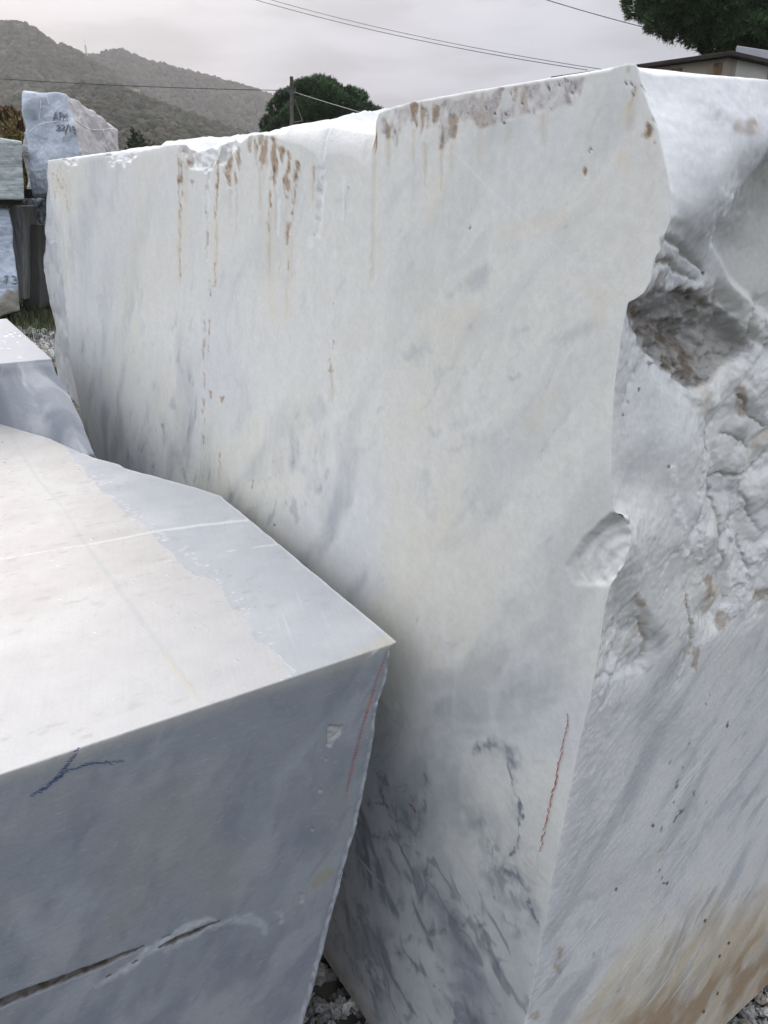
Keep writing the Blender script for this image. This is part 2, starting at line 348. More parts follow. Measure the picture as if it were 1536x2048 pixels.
# scaly lilac crust along the right half of the rim
LF.fill(sc, [(762,232),(790,216),(905,198),(1000,180),(1100,163),(1168,155),(1168,180),(1160,205),(1120,218),(1050,232),(990,246),(960,262),(935,240),(915,248),(912,270),(905,262),(888,300),(880,262),(868,250),(860,262),(850,292),(842,262),(832,240),(822,272),(812,250),(802,262),(790,292),(785,262),(772,280),(764,262)], .95, 5, 1.2)
for p, w in [([(775,238),(778,275)], [9,5]), ([(829,210),(830,260)], [6,4]), ([(850,225),(852,285)], [9,4]), ([(876,215),(872,240)], [6,5]), ([(884,255),(885,296)], [5,3]), ([(905,235),(903,268)], [9,6]), ([(1262,140),(1258,185),(1256,205)], [8,11,6]), ([(1300,252),(1296,268)], [8,8]), ([(1311,283)], [5]), ([(1309,235)], [4]), ([(1170,340),(1169,350)], [3,3]), ([(1000,178)], [6])]:
    L_(st, p, w, .9, None, 1.6)
for p, w in [([(1252,232),(1246,240)], 10), ([(1250,310),(1252,330)], 14), ([(1168,283)], 4), ([(1258,205),(1255,230)], 10)]:
    L_(cr, p, w, .8, None, 1.5)
for x, y, r in [(1098,178,2.5),(1143,185,2.3),(1135,163,2),(1130,160,2),(1008,246,3),(972,215,2),(1044,206,1.6),(1022,186,1.8),(1262,168,2.5),(1252,166,2.2),(1283,172,1.6),(1266,186,2),(1178,301,1.6),(1182,297,1.4),(940,455,1.5),(628,470,1),(1027,198,1.6),(990,225,1.8),(549,1050,2),(1012,228,1.4),(1118,170,1.6),(1150,172,1.6)]:
    L_(pit, [(x, y), (x-.6, y+2)], r*.8, .95, .8, .25)
# fresh crushed spots and drill traces
for p, w in [([(620,478),(621,488)], 7), ([(670,500),(669,512)], 4), ([(640,330),(642,420),(636,470)], [5,3,2]), ([(418,350),(415,420)], [3,2]), ([(560,400),(556,470)], 2), ([(688,350),(684,440)], 2)]:
    L_(wh, p, w, .7, None, .8)
L_(wh, [(905,300),(1000,400),(1080,470),(1225,585)], 2.2, .35, 2, .6)
LF.fill(wh, [(1243,1020),(1205,1040),(1160,1080),(1127,1132),(1146,1172),(1225,1170),(1246,1122)], .08, 4, 1.3)
chip_i, chip_s, chx, chy = LF.poly([(1262,1012),(1212,1034),(1190,1052),(1160,1080),(1143,1104),(1127,1132),(1132,1152),(1146,1172),(1180,1176),(1228,1170),(1262,1130)], 1.3)
CH = [[(124,312),(160,310),(153,330),(146,336),(141,328),(136,341),(130,330)], [(212,302),(274,298),(266,322),(256,320),(247,335),(236,322),(228,332),(221,339)], [(362,284),(442,270),(437,318),(426,336),(408,346),(398,338),(385,342),(374,332),(366,312)], [(446,280),(484,262),(472,298),(456,326),(440,332)], [(640,318),(652,300),(648,380),(636,470),(630,400)]]
chd = np.zeros(n)
for k_, pg in enumerate(CH):
    i_, sd_, x_, y_ = LF.poly(pg, 1.6); m_ = sst(-1, 5, sd_); v_ = (.35 if k_ == 4 else .85)*m_; wh[i_] = np.maximum(wh[i_], v_*(.55+.45*pc(fbm(LF.A[i_]*50., LF.B[i_]*50., 7, 4), 20, 80)))
    chd[i_] += m_*(.002 if k_ == 4 else .005)*(.4+1.6*facets(LF.A[i_]*55., LF.B[i_]*70., 21)+.8*fbm(LF.A[i_]*120., LF.B[i_]*120., 9, 3))
# natural veining: faint diagonal smoke above, strong blue-grey net near the foot
X, Y = LF.X, LF.Y
wa = .10*fbm(a*2.2, b*2.2, 5, 4); wb = .10*fbm(a*2.2, b*2.2, 9, 4)
d1 = (a+wa)*.75+(b+wb)*.66; d2 = -(a+wa)*.66+(b+wb)*.75              # along / across
d2 = (a+wa)*.80-(b+wb)*-.60; d1 = -(a+wa)*.60+(b+wb)*.80
smoke = pc(fbm(d1*2.0, d2*7.5, 1.0, 5, .55), 45, 98); smoke2 = pc(fbm(d1*5.5, d2*17+3, 31.0, 5, .6), 60, 99)
patchy = pc(fbm(a*2.4, b*2.4, 20, 4), 35, 90); patch2 = pc(fbm(a*3.1+4, b*3.1, 36, 4), 45, 92)
fine = pc(fbm(a*120, b*120, 88, 3), 15, 85)
thin = pc(ridge(d1*1.7, d2*6.0, 4.0, 4), 84, 98)*patchy
flecks = pc(fbm(d1*16, d2*52, 6.0, 4), 86, 99)*patch2; fl2 = pc(fbm(d1*34, d2*95, 66, 3), 90, 99.5)*patchy
brkn = pc(fbm(a*26, b*26, 85, 4), 20, 75); low = sst(.95, .50, b); mid = sst(1.55, .9, b)
foot1 = (a+wa)*.50+(b+wb)*.87; foot2 = (a+wa)*.87-(b+wb)*.50
def hair(f, w, mod): return 1-sst(w*.35, w, np.abs(f)/(.35+1.3*mod))
md1, md2 = pc(fbm(a*5, b*5, 141, 3), 25, 90), pc(fbm(a*6, b*6, 143, 3), 30, 90)
hv1 = hair(fbm(foot2*4.2+.10*fbm(a*14, b*14, 3, 3), foot1*1.7, 151, 4), .030, md1)*pc(md1, 20, 70); hv2 = hair(fbm(foot2*6.5+.12*fbm(a*16, b*16, 4, 3), foot1*3.4+5, 161, 4), .030, md2)*pc(md2, 30, 80); hv3 = hair(fbm(a*4.5+.2*fbm(a*12, b*12, 5, 3), b*4.5, 171, 4), .022, md1)*pc(md2, 35, 85)
hvs1 = hair(fbm(foot2*4.2+.10*fbm(a*14, b*14, 3, 3), foot1*1.7, 151, 4), .13, md1)*md1; hv_up = hair(fbm(d2*5.5+.12*fbm(a*10, b*10, 6, 3), d1*1.5, 181, 4), .035, md2)*pc(fbm(a*3.3, b*3.3, 183, 3), 62, 94)
net = pc(ridge(a*3.0+.9*fbm(a*7, b*7, 2, 4), b*2.2+.9*fbm(a*7, b*7, 6, 4), 2.0, 3), 80, 99)*pc(fbm(a*3, b*3, 44, 3), 30, 80)
net2 = pc(ridge(foot2*5.0+.30*fbm(a*9, b*9, 3, 4), foot1*1.3, 8.0, 3), 76, 98.5)*pc(fbm(a*3.2, b*3.2, 60, 3), 25, 75)
lowv = sst(.98, .62, b+.12*fbm(a*3, b*3, 191, 3)); vn = (lowv*np.clip(.62*hv1+.50*hv2+.45*hv3, 0, .75)).astype(np.float32)
lowsm = pc(fbm(foot2*4.5, foot1*2.6, 71, 5), 45, 98)
gr += 1.25*np.clip(.16*hv_up*(.3+.7*mid)+.17*lowv*hvs1+.40*smoke*(.30+.70*mid)+.22*smoke2*patch2*(.3+.7*mid)+.38*thin*(.35+.65*mid)*(.5+.5*fine)+.42*flecks*(.35+.6*mid)+.50*fl2*(.35+.6*mid)*fine+low*(.55*net*brkn+.62*net2*brkn+.46*lowsm)-.03, 0, .72)
saw = fbm(d1*4+.3*a, d2*420, 12, 2)
brk = pc(fbm(a*38, b*38, 81, 5), 12, 70); brk2 = pc(fbm(a*16, b*16, 83, 5), 20, 85)
for p, w, v in [([(958,1500),(985,1490),(1010,1505),(1022,1530)], 8, .55), ([(1005,1520),(1025,1560),(1035,1600),(1038,1650),(1030,1700)], 2.2, .6), ([(1030,1700),(1005,1722),(995,1735)], 3, .75), ([(995,1738),(1025,1745),(1050,1768),(1062,1778)], [5,5,4,2], .85), ([(1000,1745),(1030,1790),(1065,1815),(1080,1850)], [22,18,8,2.5], .5), ([(1062,1800),(1080,1850)], 2, .8),
                ([(760,1540),(775,1620),(800,1640),(830,1665),(845,1640),(850,1560)], [3,3,3,5,4,5], .6), ([(740,1605),(780,1610),(795,1640)], 3, .55), ([(715,1640),(745,1670),(800,1675)], [3,3.5,4], .5), ([(820,1600),(845,1580),(855,1550)], [10,9,5], .55), ([(865,1865),(890,1855),(930,1845)], [3,7,4], .65), ([(905,1850),(935,1880),(945,1905)], [4,3,1.5], .5), ([(1010,1840),(1040,1850),(1030,1880)], [8,9,4], .4),
                ([(775,1700),(820,1760),(870,1800),(910,1830)], [3,5,3,2], .4), ([(750,1720),(770,1800),(785,1830)], [4,3,2], .45), ([(715,1800),(730,1880),(742,1930),(760,1990)], [3,4,5,3], .55), ([(675,1875),(700,1920),(720,1960)], [4,3,2], .5), ([(800,1900),(822,1918),(835,1945)], [2,3,2], .6), ([(740,1960),(760,2040)], [8,5], .4), ([(910,1920),(960,1960),(1000,2010)], [3,4,3], .35), ([(960,1640),(985,1740),(995,1800)], [2,2,2], .35),
                ([(900,590),(935,566),(968,545)], [2,4,7], .5), ([(810,722),(845,700)], [3,5], .4), ([(1005,680),(1030,666),(1060,655)], [2,4,3], .4), ([(640,805),(625,840)], 4, .35), ([(880,745),(905,735)], 4, .35), ([(1110,680),(1170,655)], [3,5], .38), ([(1020,752),(1034,748)], 3, .5), ([(870,870),(920,845)], [5,2], .35), ([(905,900),(945,880)], [4,2], .35), ([(850,960),(860,1030)], [9,6], .3), ([(600,880),(560,900),(540,960)], [3,3,2], .35), ([(650,985),(670,1020)], [3,2], .4), ([(310,905),(280,930),(258,960)], [3,2,2], .3), ([(350,800),(372,815)], [7,3], .3), ([(680,400)], [5], .25), ([(1190,1060),(1200,1110)], 10, .12)]:
    t_ = np.zeros(n, np.float32); L_(t_, p, np.array(w)*1.2, min(.95, v*1.5), np.max(w)*1.5 if np.max(w) > 3 else 2.0, 2.4); vn = np.maximum(vn, t_*(.35+.65*brk)*(.62 if np.max(w) < 9 else .25)) if min(p, key=lambda q: q[1])[1] > 1400 else vn; t_ *= 1 if min(p, key=lambda q: q[1])[1] > 1400 else .55; t2 = np.zeros(n, np.float32); L_(t2, p, np.array(w)*1.0+9, v*.75, 14, 3.0)
    gr = np.maximum(gr, np.maximum(t_*brk, t2*brk2))
for p, w, v in [([(196,318),(186,380),(172,450),(160,520)], [10,14,12,8], .34), ([(235,330),(222,420)], [6,8], .22), ([(150,440),(140,540)], [8,8], .25), ([(205,590),(198,640)], [4,3], .4), ([(300,860),(265,940)], [6,3], .35), ([(122,470),(130,600)], [5,5], .2)]:
    t_ = np.zeros(n, np.float32); L_(t_, p, w, v, np.max(w)*1.5, 2.5); gr = np.maximum(gr, t_*(.5+.5*brk2))
t_ = np.zeros(n, np.float32); L_(t_, [(112,345),(122,370),(132,410)], [12,14,9], 1, 9, 2.5); st = np.maximum(st, .55*t_*pc(fbm(a*60, b*45, 301, 4), 55, 85)); cr = np.maximum(cr, .8*t_)
cream = .30*pc(fbm(a*2.1, b*1.6, 90, 4), 50, 97)+.25*sst(.1, .6, fbm(a*9, b*3, 95, 3))*sst(1.2, 1.65, b)
cr = np.maximum(cr, cream)
# a grey sheen of vertical run-off streaks at the far end, an ochre foot
far_st = .55*sst(1.35, 1.9, a)*sst(-.2, .5, fbm(a*14+b*5, b*2.4, 12, 5)); cr = np.maximum(cr, .0)
foot = sst(.115, .05, b)*(.5+.5*sst(-.3, .3, fbm(a*12, b*20, 3, 3))); olive = sst(.9, .2, b)*sst(.25, .6, a)
col = np.repeat(np.array(WHITE, np.float32)[None], n, 0)
col = mixv(col, COOL, .62*pc(fbm(d1*1.6, d2*3.4, 55, 5), 35, 92)*(.55+.45*mid)); col = mixv(col, (.70,.695,.60), .45*pc(fbm(d1*2.1, d2*4.2, 155, 5), 50, 97)); col *= (1+.030*saw+.05*(fine-.5))[:, None]
col = mixv(col, CREAM, cr); col = mixv(col, (.50,.55,.62), .6*far_st); lowc = sst(1.0, .5, b); col = mixv(col, (.60,.632,.675), .62*lowc); edgeb = np.exp(-np.clip(a-np.repeat(uE, NU), 0, 1)/.006); col = mixv(col, GREY, gr); col = mixv(col, (.80,.81,.80), .45*edgeb); col = mixv(col, (.135,.16,.20), vn); col = mixv(col, (.60,.56,.45), .35*olive)  # edgeb paints the glow of the translucent edge as a lighter band
col = mixv(col, RUST, foot*.55)
tex = .5+.5*fbm(a*60, b*60, 7, 4); tex2 = fbm(a*160, b*90, 17, 3)
scm = sc*pc(fbm(a*38, b*24, 3, 4), 8, 45); scm *= .65+.35*pc(fbm(a*9, b*9, 203, 3), 10, 60); stm = st*pc(fbm(a*75, b*36, 13, 4), 14, 50)
col = mixv(col, LILAC, .75*scm); col = mixv(col, (.56,.46,.345), run); col = mixv(col, SCALE_BR, .95*stm); col = mixv(col, (.20,.125,.07), .85*stm*pc(tex2+.5*fbm(a*40, b*30, 27, 3), 55, 92))
col = mixv(col, (.36,.325,.31), .8*scm*pc(tex2, 60, 95)); col = mixv(col, (.50,.39,.30), .6*scm*pc(fbm(a*16, b*12, 93, 4), 60, 95)); col = mixv(col, (.12,.10,.085), .8*scm*pc(fbm(a*95, b*80, 61, 3), 95, 99)); col = mixv(col, FRESH, wh)
lipd = z_lip(LU).ravel()-LF.B
col = mixv(col, FRESH, .6*sst(.012, .002, lipd)*sst(.62, .7, a)); col = mixv(col, DARK, pit*.9)
rough = np.clip(.42+.3*scm+.3*stm+.2*wh, 0, 1)
# relief (metres into the block)
dW = .0006*fbm(a*9, b*9, 2, 4)+.00022*fbm(a*90, b*90, 3, 3)
dW += stm*(.0004+.0012*tex2)+scm*(.0003+.0019*fbm(a*75, b*75, 3, 4))+pit*.002
for p, w in [([(750,268),(749,420),(745,560)], 4), ([(640,340),(642,420),(637,470)], 5), ([(416,350),(415,520)], 2)]:
    t_ = np.zeros(n, np.float32); L_(t_, p, w, 1, None, .6); dW += .0016*t_
dW += chd
cd = np.zeros(n); cd[chip_i] = sst(-1, 15, chip_s)*(.003+.013*np.clip((1172-chy)/140, 0, 1))*np.clip((chx-1115)/110, .25, 1.1); cd *= (1+.30*fbm(a*60, b*60, 4, 4)); rr_c = np.hypot(LF.X-1250, (LF.Y-1130)*1.1); cd += (cd > .002)*(.0009*np.sin(rr_c*.22+2*fbm(a*40, b*40, 2, 2))+.0006*fbm(a*150, b*150, 6, 3)+.0014*(facets(a*40, b*40, 8)-.4)); dW += cd
# the shattered far corner turns away behind a ridge line
ru = RL
over = np.clip(a-np.interp(b, ru[:, 1], ru[:, 0])+.01*fbm(a*20, b*20, 3, 3), 0, 1)
fct = facets(a*16+.4*fbm(a*20, b*20, 2, 2), b*9, 5)
dW += np.clip(over, 0, .2)*.35+sst(0, .03, over)*.014*(fct-.3)
ov = sst(0, .02, over); col = mixv(col, (.58,.61,.66), .65*ov); col = mixv(col, FRESH, .6*sst(.02, 0, np.abs(over-.012))*sst(-.1, .5, fbm(a*40, b*14, 8, 3)))
col = mixv(col, GREY, .45*ov*sst(.1, .5, fbm(a*22, b*22, 18, 3)))
LWd = dW.reshape(NZ, NU)

# ---- right face: sawn below, broken open above
NW1, NW2 = 400, 22; WEND = 1.25
WK = np.concatenate([np.linspace(0, .78, NW1), np.linspace(.78, WEND, NW2+1)[1:]]); NW = len(WK)
rt = np.array([pxR(np.array(p, float), u_) for p, u_ in (((1270,127),0),((1285,131),-.008),((1300,135),-.016),((1350,142),-.028),((1440,150),-.034),((1536,158),-.034))])
def zt_R(w): return np.interp(w, rt[:, 0], rt[:, 1])+.0012*fbm(w*40, 3.1, 0, 3)*sst(0, .03, w)
zc0 = LZ[:, 0]; ztR = zt_R(WK); ztR = ztR-ztR[0]+zc0[-1]
RW = np.repeat(WK[None], NZ, 0); RZ = .05+(ztR-.05)[None]*((zc0-.05)/(zc0[-1]-.05))[:, None]
RF = Face(RW, RZ, lambda a, b: (a, 0*a, b), 2)
n2 = RF.n; w_, z_ = RF.A.astype(float), RF.B.astype(float); X, Y = RF.X, RF.Y
CTRL = [(1300,150,8),(1330,200,18),(1400,200,30),(1536,200,34),(1360,300,40),(1450,280,44),(1536,290,44),(1400,380,48),(1450,400,44),(1500,330,42),(1536,360,14),(1500,420,8),(1450,470,2),(1410,440,42),(1395,470,30),(1350,430,47),(1347,457,42),(1385,452,42),(1420,520,2),(1370,540,10),(1536,480,-2),(1480,560,-4),(1536,600,-1),(1400,570,-3),
        (1290,620,-9),(1330,640,-23),(1400,630,-22),(1440,650,-24),(1470,690,-19),(1420,720,-16),(1360,700,-19),(1310,680,-8),(1400,765,-6),(1340,740,-3),(1270,700,6),(1260,800,12),(1300,850,14),(1380,850,12),(1420,800,-2),(1400,920,14),(1320,1000,16),(1390,1000,12),(1250,950,18),(1500,650,-7),(1536,680,-9),(1500,760,-4),(1450,840,-9),(1500,850,-13),(1536,800,-8),
        (1430,930,-3),(1470,960,-11),(1536,900,-14),(1536,960,-6),(1500,1000,-9),(1440,1050,-3),(1480,1060,-8),(1420,1150,-2),(1500,1150,-6),(1380,1100,8),(1370,1200,10),(1300,1150,18),(1300,1250,16),(1270,1260,4),(1260,1320,6),(1320,1320,12),(1440,1230,2),(1536,1180,0),(1480,1300,4),(1400,1350,6),(1300,1400,10),(1250,1420,10),(1240,1500,8),(1400,1500,3),(1536,1400,3),(1300,1650,2),(1536,1650,0),(1200,1800,0),(1400,1850,0),(1536,1900,0),(1250,2000,0),(1450,2040,0)]
cp = np.array([(x, y, d) for x, y, d in CTRL], float)
ed = pxL(np.array(EDGE, float)); cp = np.concatenate([cp, np.stack([[p[0] for p in EDGE], [p[1] for p in EDGE], -ed[:, 0]*1000], -1)[:-1]])
def rbf(px, py, cp):                                                  # thin-plate surface through the survey points
    P_ = cp[:, :2]/300.; N_ = len(P_); ker = lambda r2: .5*r2*np.log(r2+1e-9)
    K = ker(((P_[:, None]-P_[None])**2).sum(-1))+.004*np.eye(N_); A_ = np.zeros((N_+3, N_+3)); A_[:N_, :N_] = K; A_[:N_, N_] = 1; A_[:N_, N_+1:] = P_; A_[N_, :N_] = 1; A_[N_+1:, :N_] = P_.T
    sol = np.linalg.solve(A_, np.concatenate([cp[:, 2], np.zeros(3)])); out = sol[N_]+sol[N_+1]*px/300.+sol[N_+2]*py/300.
    for (x, y), wk in zip(P_, sol[:N_]): out = out+wk*ker((px/300.-x)**2+(py/300.-y)**2)
    return out
cp = cp[np.unique(np.round(cp[:, :2]), axis=0, return_index=True)[1]]; cp = np.concatenate([cp, np.array([(x, y, 0) for x in (1100, 1400, 1800) for y in (2250, 2600)]+[(1750, 300, 20), (1750, 700, -8), (1750, 1100, -5), (1750, 1500, 0), (1750, 1950, 0)], float)])
gx, gy = np.meshgrid(np.arange(1000, 1860, 6.), np.arange(60, 2620, 6.)); gd = np.clip(rbf(gx, gy, cp), -60, 60)
def gsample(x, y):
    fx = np.clip((x-1000)/6, 0, gx.shape[1]-1.001); fy = np.clip((y-60)/6, 0, gx.shape[0]-1.001); i, j = fy.astype(int), fx.astype(int); v, u = fy-i, fx-j
    return (gd[i, j]*(1-u)+gd[i, j+1]*u)*(1-v)+(gd[i+1, j]*(1-u)+gd[i+1, j+1]*u)*v
fadeR = sst(.75, .45, w_); Dn = np.zeros(n2)
for _ in range(5): Dn = .5*Dn+.5*gsample(X, Y)/1000*fadeR; RFn = Face(RW, RZ, lambda a, b: (a, -Dn, b), 2); X, Y = RFn.X, RFn.Y
RF = RFn; R_ = RF.line
D = gsample(X+1.2*RF.wx, Y+1.2*RF.wy)/1000*fadeR                                                # settles to the plain face beyond the picture
rk = np.zeros(n2, np.float32); cav = np.zeros(n2, np.float32); whR = np.zeros(n2, np.float32); stR = np.zeros(n2, np.float32); pitR = np.zeros(n2, np.float32); grR = np.zeros(n2, np.float32); crR = np.zeros(n2, np.float32); groove = np.zeros(n2, np.float32); smooth_up = np.zeros(n2, np.float32); redR = np.zeros(n2, np.float32)
R_ = RF.line
CAV = [(1250,606),(1300,585),(1345,575),(1405,585),(1440,610),(1480,650),(1500,690),(1486,715),(1440,745),(1400,772),(1372,770),(1335,742),(1300,705),(1275,690),(1258,655)]
RF.fill(cav, CAV, 1, 7, 2.0)
RF.fill(rk, [(1320,560),(1420,560),(1490,620),(1560,600),(1620,720),(1620,1180),(1500,1240),(1420,1270),(1385,1210),(1360,1090),(1400,960),(1410,830),(1370,790),(1300,740),(1270,600)], 1, 22, 2.0)
RF.fill(rk, [(1205,1250),(1275,1190),(1300,1240),(1285,1340),(1195,1365)], .9, 8, 1)
# ledge of the overhanging upper mass: an abrupt step down to the face on the right, its shade also painted grey
li, ls, lx, ly = RF.poly([(1700,250),(1536,318),(1505,352),(1480,395),(1455,432),(1432,452),(1432,480),(1470,560),(1560,640),(1700,640)], .6)
D[li] -= .014*sst(-14, 16, ls)
F1 = facets(w_*38+1.2*fbm(w_*24, z_*24, 3, 3), z_*44+1.2*fbm(w_*24, z_*24, 8, 3), 1); F2 = facets(w_*110+.8*fbm(w_*60, z_*60, 3, 2), z_*150+.8*fbm(w_*60, z_*60, 5, 2), 2); F3 = facets(w_*(14)+.6*fbm(w_*12, z_*12, 3, 3), z_*18+.6*fbm(w_*12, z_*12, 6, 3), 3)
ci, cs, cx, cy = RF.poly(CAV, 1.6); D[ci] -= .0045*sst(-2, 8, cs)
def terr(v, k):
    q = v*k; i_ = np.floor(q); f_ = q-i_; return (i_+sst(.70, 1.0, f_))/k
tn = fbm(w_*9+z_*4, z_*13-w_*5, 21, 5); tn2 = ridge(w_*30+z_*10, z_*38-w_*14, 23, 4); tn3 = fbm(w_*120, z_*150, 29, 4)
up_ = sst(830, 740, RF.Y); D -= rk*(.017*(F3-.42)+(.0018+.004*up_)*(F1-.4)+.0006*(F2-.4)-(.0035+.006*up_)*terr(tn, 9)-.0008*tn3)
D -= cav*(.008*(F1-.4)+.004*(F2-.4)-.012*terr(fbm(w_*12-z_*8, z_*40+w_*14, 77, 4), 8)+.0035*fbm(w_*110-z_*60, z_*260+w_*60, 4, 4))
hn = fbm(w_*26, z_*26, 40, 5); D += .0011*hn*sst(1.0, 1.2, z_)+.0006*fbm(w_*90, z_*90, 43, 4)*sst(1.05, 1.15, z_)*sst(1.50, 1.42, z_)+.00028*fbm(w_*130, z_*130, 2, 3)
# folds, ledges and cracks of the broken zone: (points, width px, depth m)
for p, w, d in [([(1320,470),(1345,478),(1375,505),(1402,525),(1414,545)], [5,9,9,7,4], .009), ([(1305,520),(1335,525),(1360,545),(1395,560)], [6,9,8,4], .008), ([(1412,835),(1416,880),(1425,910)], [4,4,3], .006), ([(1432,960),(1470,952),(1500,945),(1540,905)], [5,5,4,5], .009), ([(1432,962),(1440,1040),(1440,1150),(1436,1200)], [4,3,3,3], .006), ([(1376,1180),(1385,1260),(1372,1330),(1360,1360)], [3,4,5,3], .006), ([(1478,975),(1495,1010),(1520,1060)], [5,3,3], .005), ([(1280,1240),(1290,1285),(1278,1330)], [5,6,4], .008), ([(1232,1275),(1222,1330),(1218,1350)], [3,3,2], .003), ([(1186,1366),(1205,1360),(1230,1348)], [2.5,2.5,1.5], .003),
                ([(1330,1145),(1345,1110),(1372,1090)], [3,3,2], .003), ([(1320,1220),(1340,1160)], [3,2], .003), ([(1258,690),(1262,760),(1256,800)], 2, .002), ([(1495,700),(1500,650),(1515,620),(1540,612)], [4,4,4,4], .008), ([(1484,790),(1500,830),(1530,850)], [5,4,3], .007), ([(1450,870),(1490,880),(1500,900)], [4,4,3], .006), ([(1370,770),(1400,772),(1440,748),(1490,715)], [3,4,4,3], .006), ([(1460,1100),(1470,1040),(1490,1020)], [3,3,3], .004), ([(1400,960),(1395,1060),(1380,1120)], [3,3,3], .003), ([(1500,1160),(1480,1090),(1482,1070)], [5,4,3], .005), ([(1290,700),(1262,745),(1254,800)], [2,2,2], .003)]:
    w = np.broadcast_to(np.array(w, float), (len(p),)).copy()*.85; w[0] *= .35; w[-1] *= .25; t_ = np.zeros(n2, np.float32); R_(t_, p, w, 1, None, 1.7); t2 = np.zeros(n2, np.float32); R_(t2, p, w*2.5+4, 1, np.max(w)*2.5+5, 1.7); D -= d*(.50*t_+.35*t2); groove = np.maximum(groove, t_*(d > .0045))
for p, w, d in [([(1340,942),(1345,1000),(1362,1060),(1370,1110)], [9,10,9,6], .0035), ([(1415,960),(1410,1010),(1405,1050),(1395,1090)], [9,10,10,8], .004), ([(1390,1100),(1400,1130),(1395,1160)], [9,8,6], .0035), ([(1470,1060),(1490,1100),(1500,1160),(1480,1215),(1440,1240)], [12,14,14,14,10], .005), ([(1245,1010),(1252,1050),(1256,1090)], [4,5,4], .002), ([(1480,1180),(1530,1100),(1560,1080)], [12,16,16], .005), ([(1330,590),(1400,575)], [7,6], .003), ([(1430,610),(1480,650),(1500,680)], [8,8,5], .004), ([(1500,700),(1536,720),(1540,760)], [12,20,14], .005), ([(1530,850),(1510,800)], [10,14], .004), ([(1372,780),(1398,800)], [7,5], .005), ([(1440,1260),(1400,1290)], [12,7], .003)]:
    t_ = np.zeros(n2, np.float32); R_(t_, p, w, 1, None, 1.8); D += t_*(d*.35+d*.75*fbm(w_*85, z_*60, 3, 5)); whR = np.maximum(whR, t_*sst(-.35, .2, fbm(w_*60, z_*60, 11, 3)+.1))
# saw striations low down
sd1 = w_*.50+z_*.866; sd2 = -w_*.866+z_*.50
stri = fbm(w_*6+z_*3, (z_*.88-w_*.47)*150, 3, 3); sawn = sst(1.18, 1.08, z_)*(1-rk)
D += .0005*stri*sawn; scratch = pc(fbm(w_*5+z_*2.5+3, (z_*.88-w_*.47)*95, 6, 2), 93, 99.3)*sawn*sst(-.1, .4, fbm(w_*8, z_*8, 22, 2))
near_e = np.exp(-w_/.016); row0 = -np.repeat(uE, NW)
D0 = D.reshape(NZ, NW)[:, 0]; df = -uE-D0; kk = np.ones(41)/41; lowp = np.convolve(np.pad(df, 20, mode='edge'), kk, 'valid')
D = D+np.repeat(lowp, NW)*np.exp(-w_/.018)+np.repeat(df-lowp, NW)*np.exp(-w_/.004)
# colours of the right face
wv = .05*fbm(w_*5, z_*5, 3, 4); al = w_*.55+z_*.83; ac = (w_*.83-z_*.55)+wv*.7
vb = pc(ridge(al*1.3, ac*6.5, 2, 4), 80, 98)*pc(fbm(w_*4, z_*4, 14, 3), 30, 80); vs = pc(fbm(al*3, ac*12, 5, 5), 50, 98)
brkR = pc(fbm(w_*24, z_*24, 86, 4), 15, 75)
grR += np.clip(.75*vb*brkR*sst(1.2, .95, z_)+.50*vs*sst(1.35, 1.0, z_)+.22*vs+.22*pc(fbm(w_*9+z_*4, z_*6, 9, 5), 55, 98)+.4*pc(fbm(al*22, ac*75, 19, 4), 86, 99)*sst(1.3, 1.1, z_), 0, .85)
for p, w, v in [([(1300,1490),(1260,1590),(1225,1650),(1160,1700),(1120,1780)], [6,6,5,6,5], .55), ([(1536,1560),(1450,1620),(1400,1660),(1380,1720)], [6,6,5,4], .5), ([(1360,1690),(1270,1735),(1180,1790),(1095,1825)], [4,5,7,4], .5), ([(1330,1745),(1260,1800),(1190,1850),(1140,1900)], [4,5,4,3], .45), ([(1190,1540),(1170,1590),(1120,1640)], [14,14,6], .3), ([(1436,960),(1470,985),(1500,1010),(1520,1050)], [4,4,4,3], .5), ([(1300,880),(1260,960)], 14, .22), ([(1536,2000)], [4], .2), ([(1500,440),(1536,420)], 25, .25), ([(1435,225),(1430,235)], [6,4], .55), ([(1320,1490),(1400,1440)], 9, .25), ([(1240,1900),(1160,1960),(1110,2020)], [4,5,4], .4)]:
    t_ = np.zeros(n2, np.float32); R_(t_, p, np.array(w)*1.1, v*1.3, np.max(w)*1.6, 2.6); t2 = np.zeros(n2, np.float32); R_(t2, p, np.array(w)+10, v*.5, 14, 3); grR = np.maximum(grR, np.maximum(t_*sst(-.5, .25, fbm(w_*30, z_*30, 87, 4)), t2*brkR))
for p, w in [([(1505,255),(1480,258)], [16,14]), ([(1416,1160),(1420,1195)], [9,5]), ([(1452,1235),(1446,1258)], [10,8]), ([(1376,1205),(1377,1220)], [5,3]), ([(1120,1905),(1122,1918)], [8,5]), ([(1115,1935),(1118,1945)], [7,6]), ([(1190,1910)], [6]), ([(1320,1700)], [5]), ([(1515,1190),(1536,1185)], [9,12]), ([(1320,472),(1350,482)], [5,5]), ([(1308,519),(1340,528)], [5,5]), ([(1258,612),(1275,618)], [6,5]), ([(1275,1200),(1285,1205)], 8), ([(1390,1300),(1392,1335)], 5), ([(1485,775),(1490,830)], 7), ([(1262,800)], [5]), ([(1060,2035),(1075,2028)], [6,7])]:
    R_(stR, p, w, .8, None, 1.8)
cb = np.zeros(n2, np.float32)                                          # rusty dirt in the cavity
for p, w in [([(1262,625),(1290,650),(1330,672),(1360,690),(1385,722),(1390,745)], [14,16,18,20,20,10]), ([(1340,575),(1395,590)], [8,5]), ([(1330,640),(1400,622),(1440,600)], [6,6,4]), ([(1270,735),(1300,705)], 7), ([(1350,730),(1400,760)], [16,10])]:
    R_(cb, p, w, 1, None, 2.2)
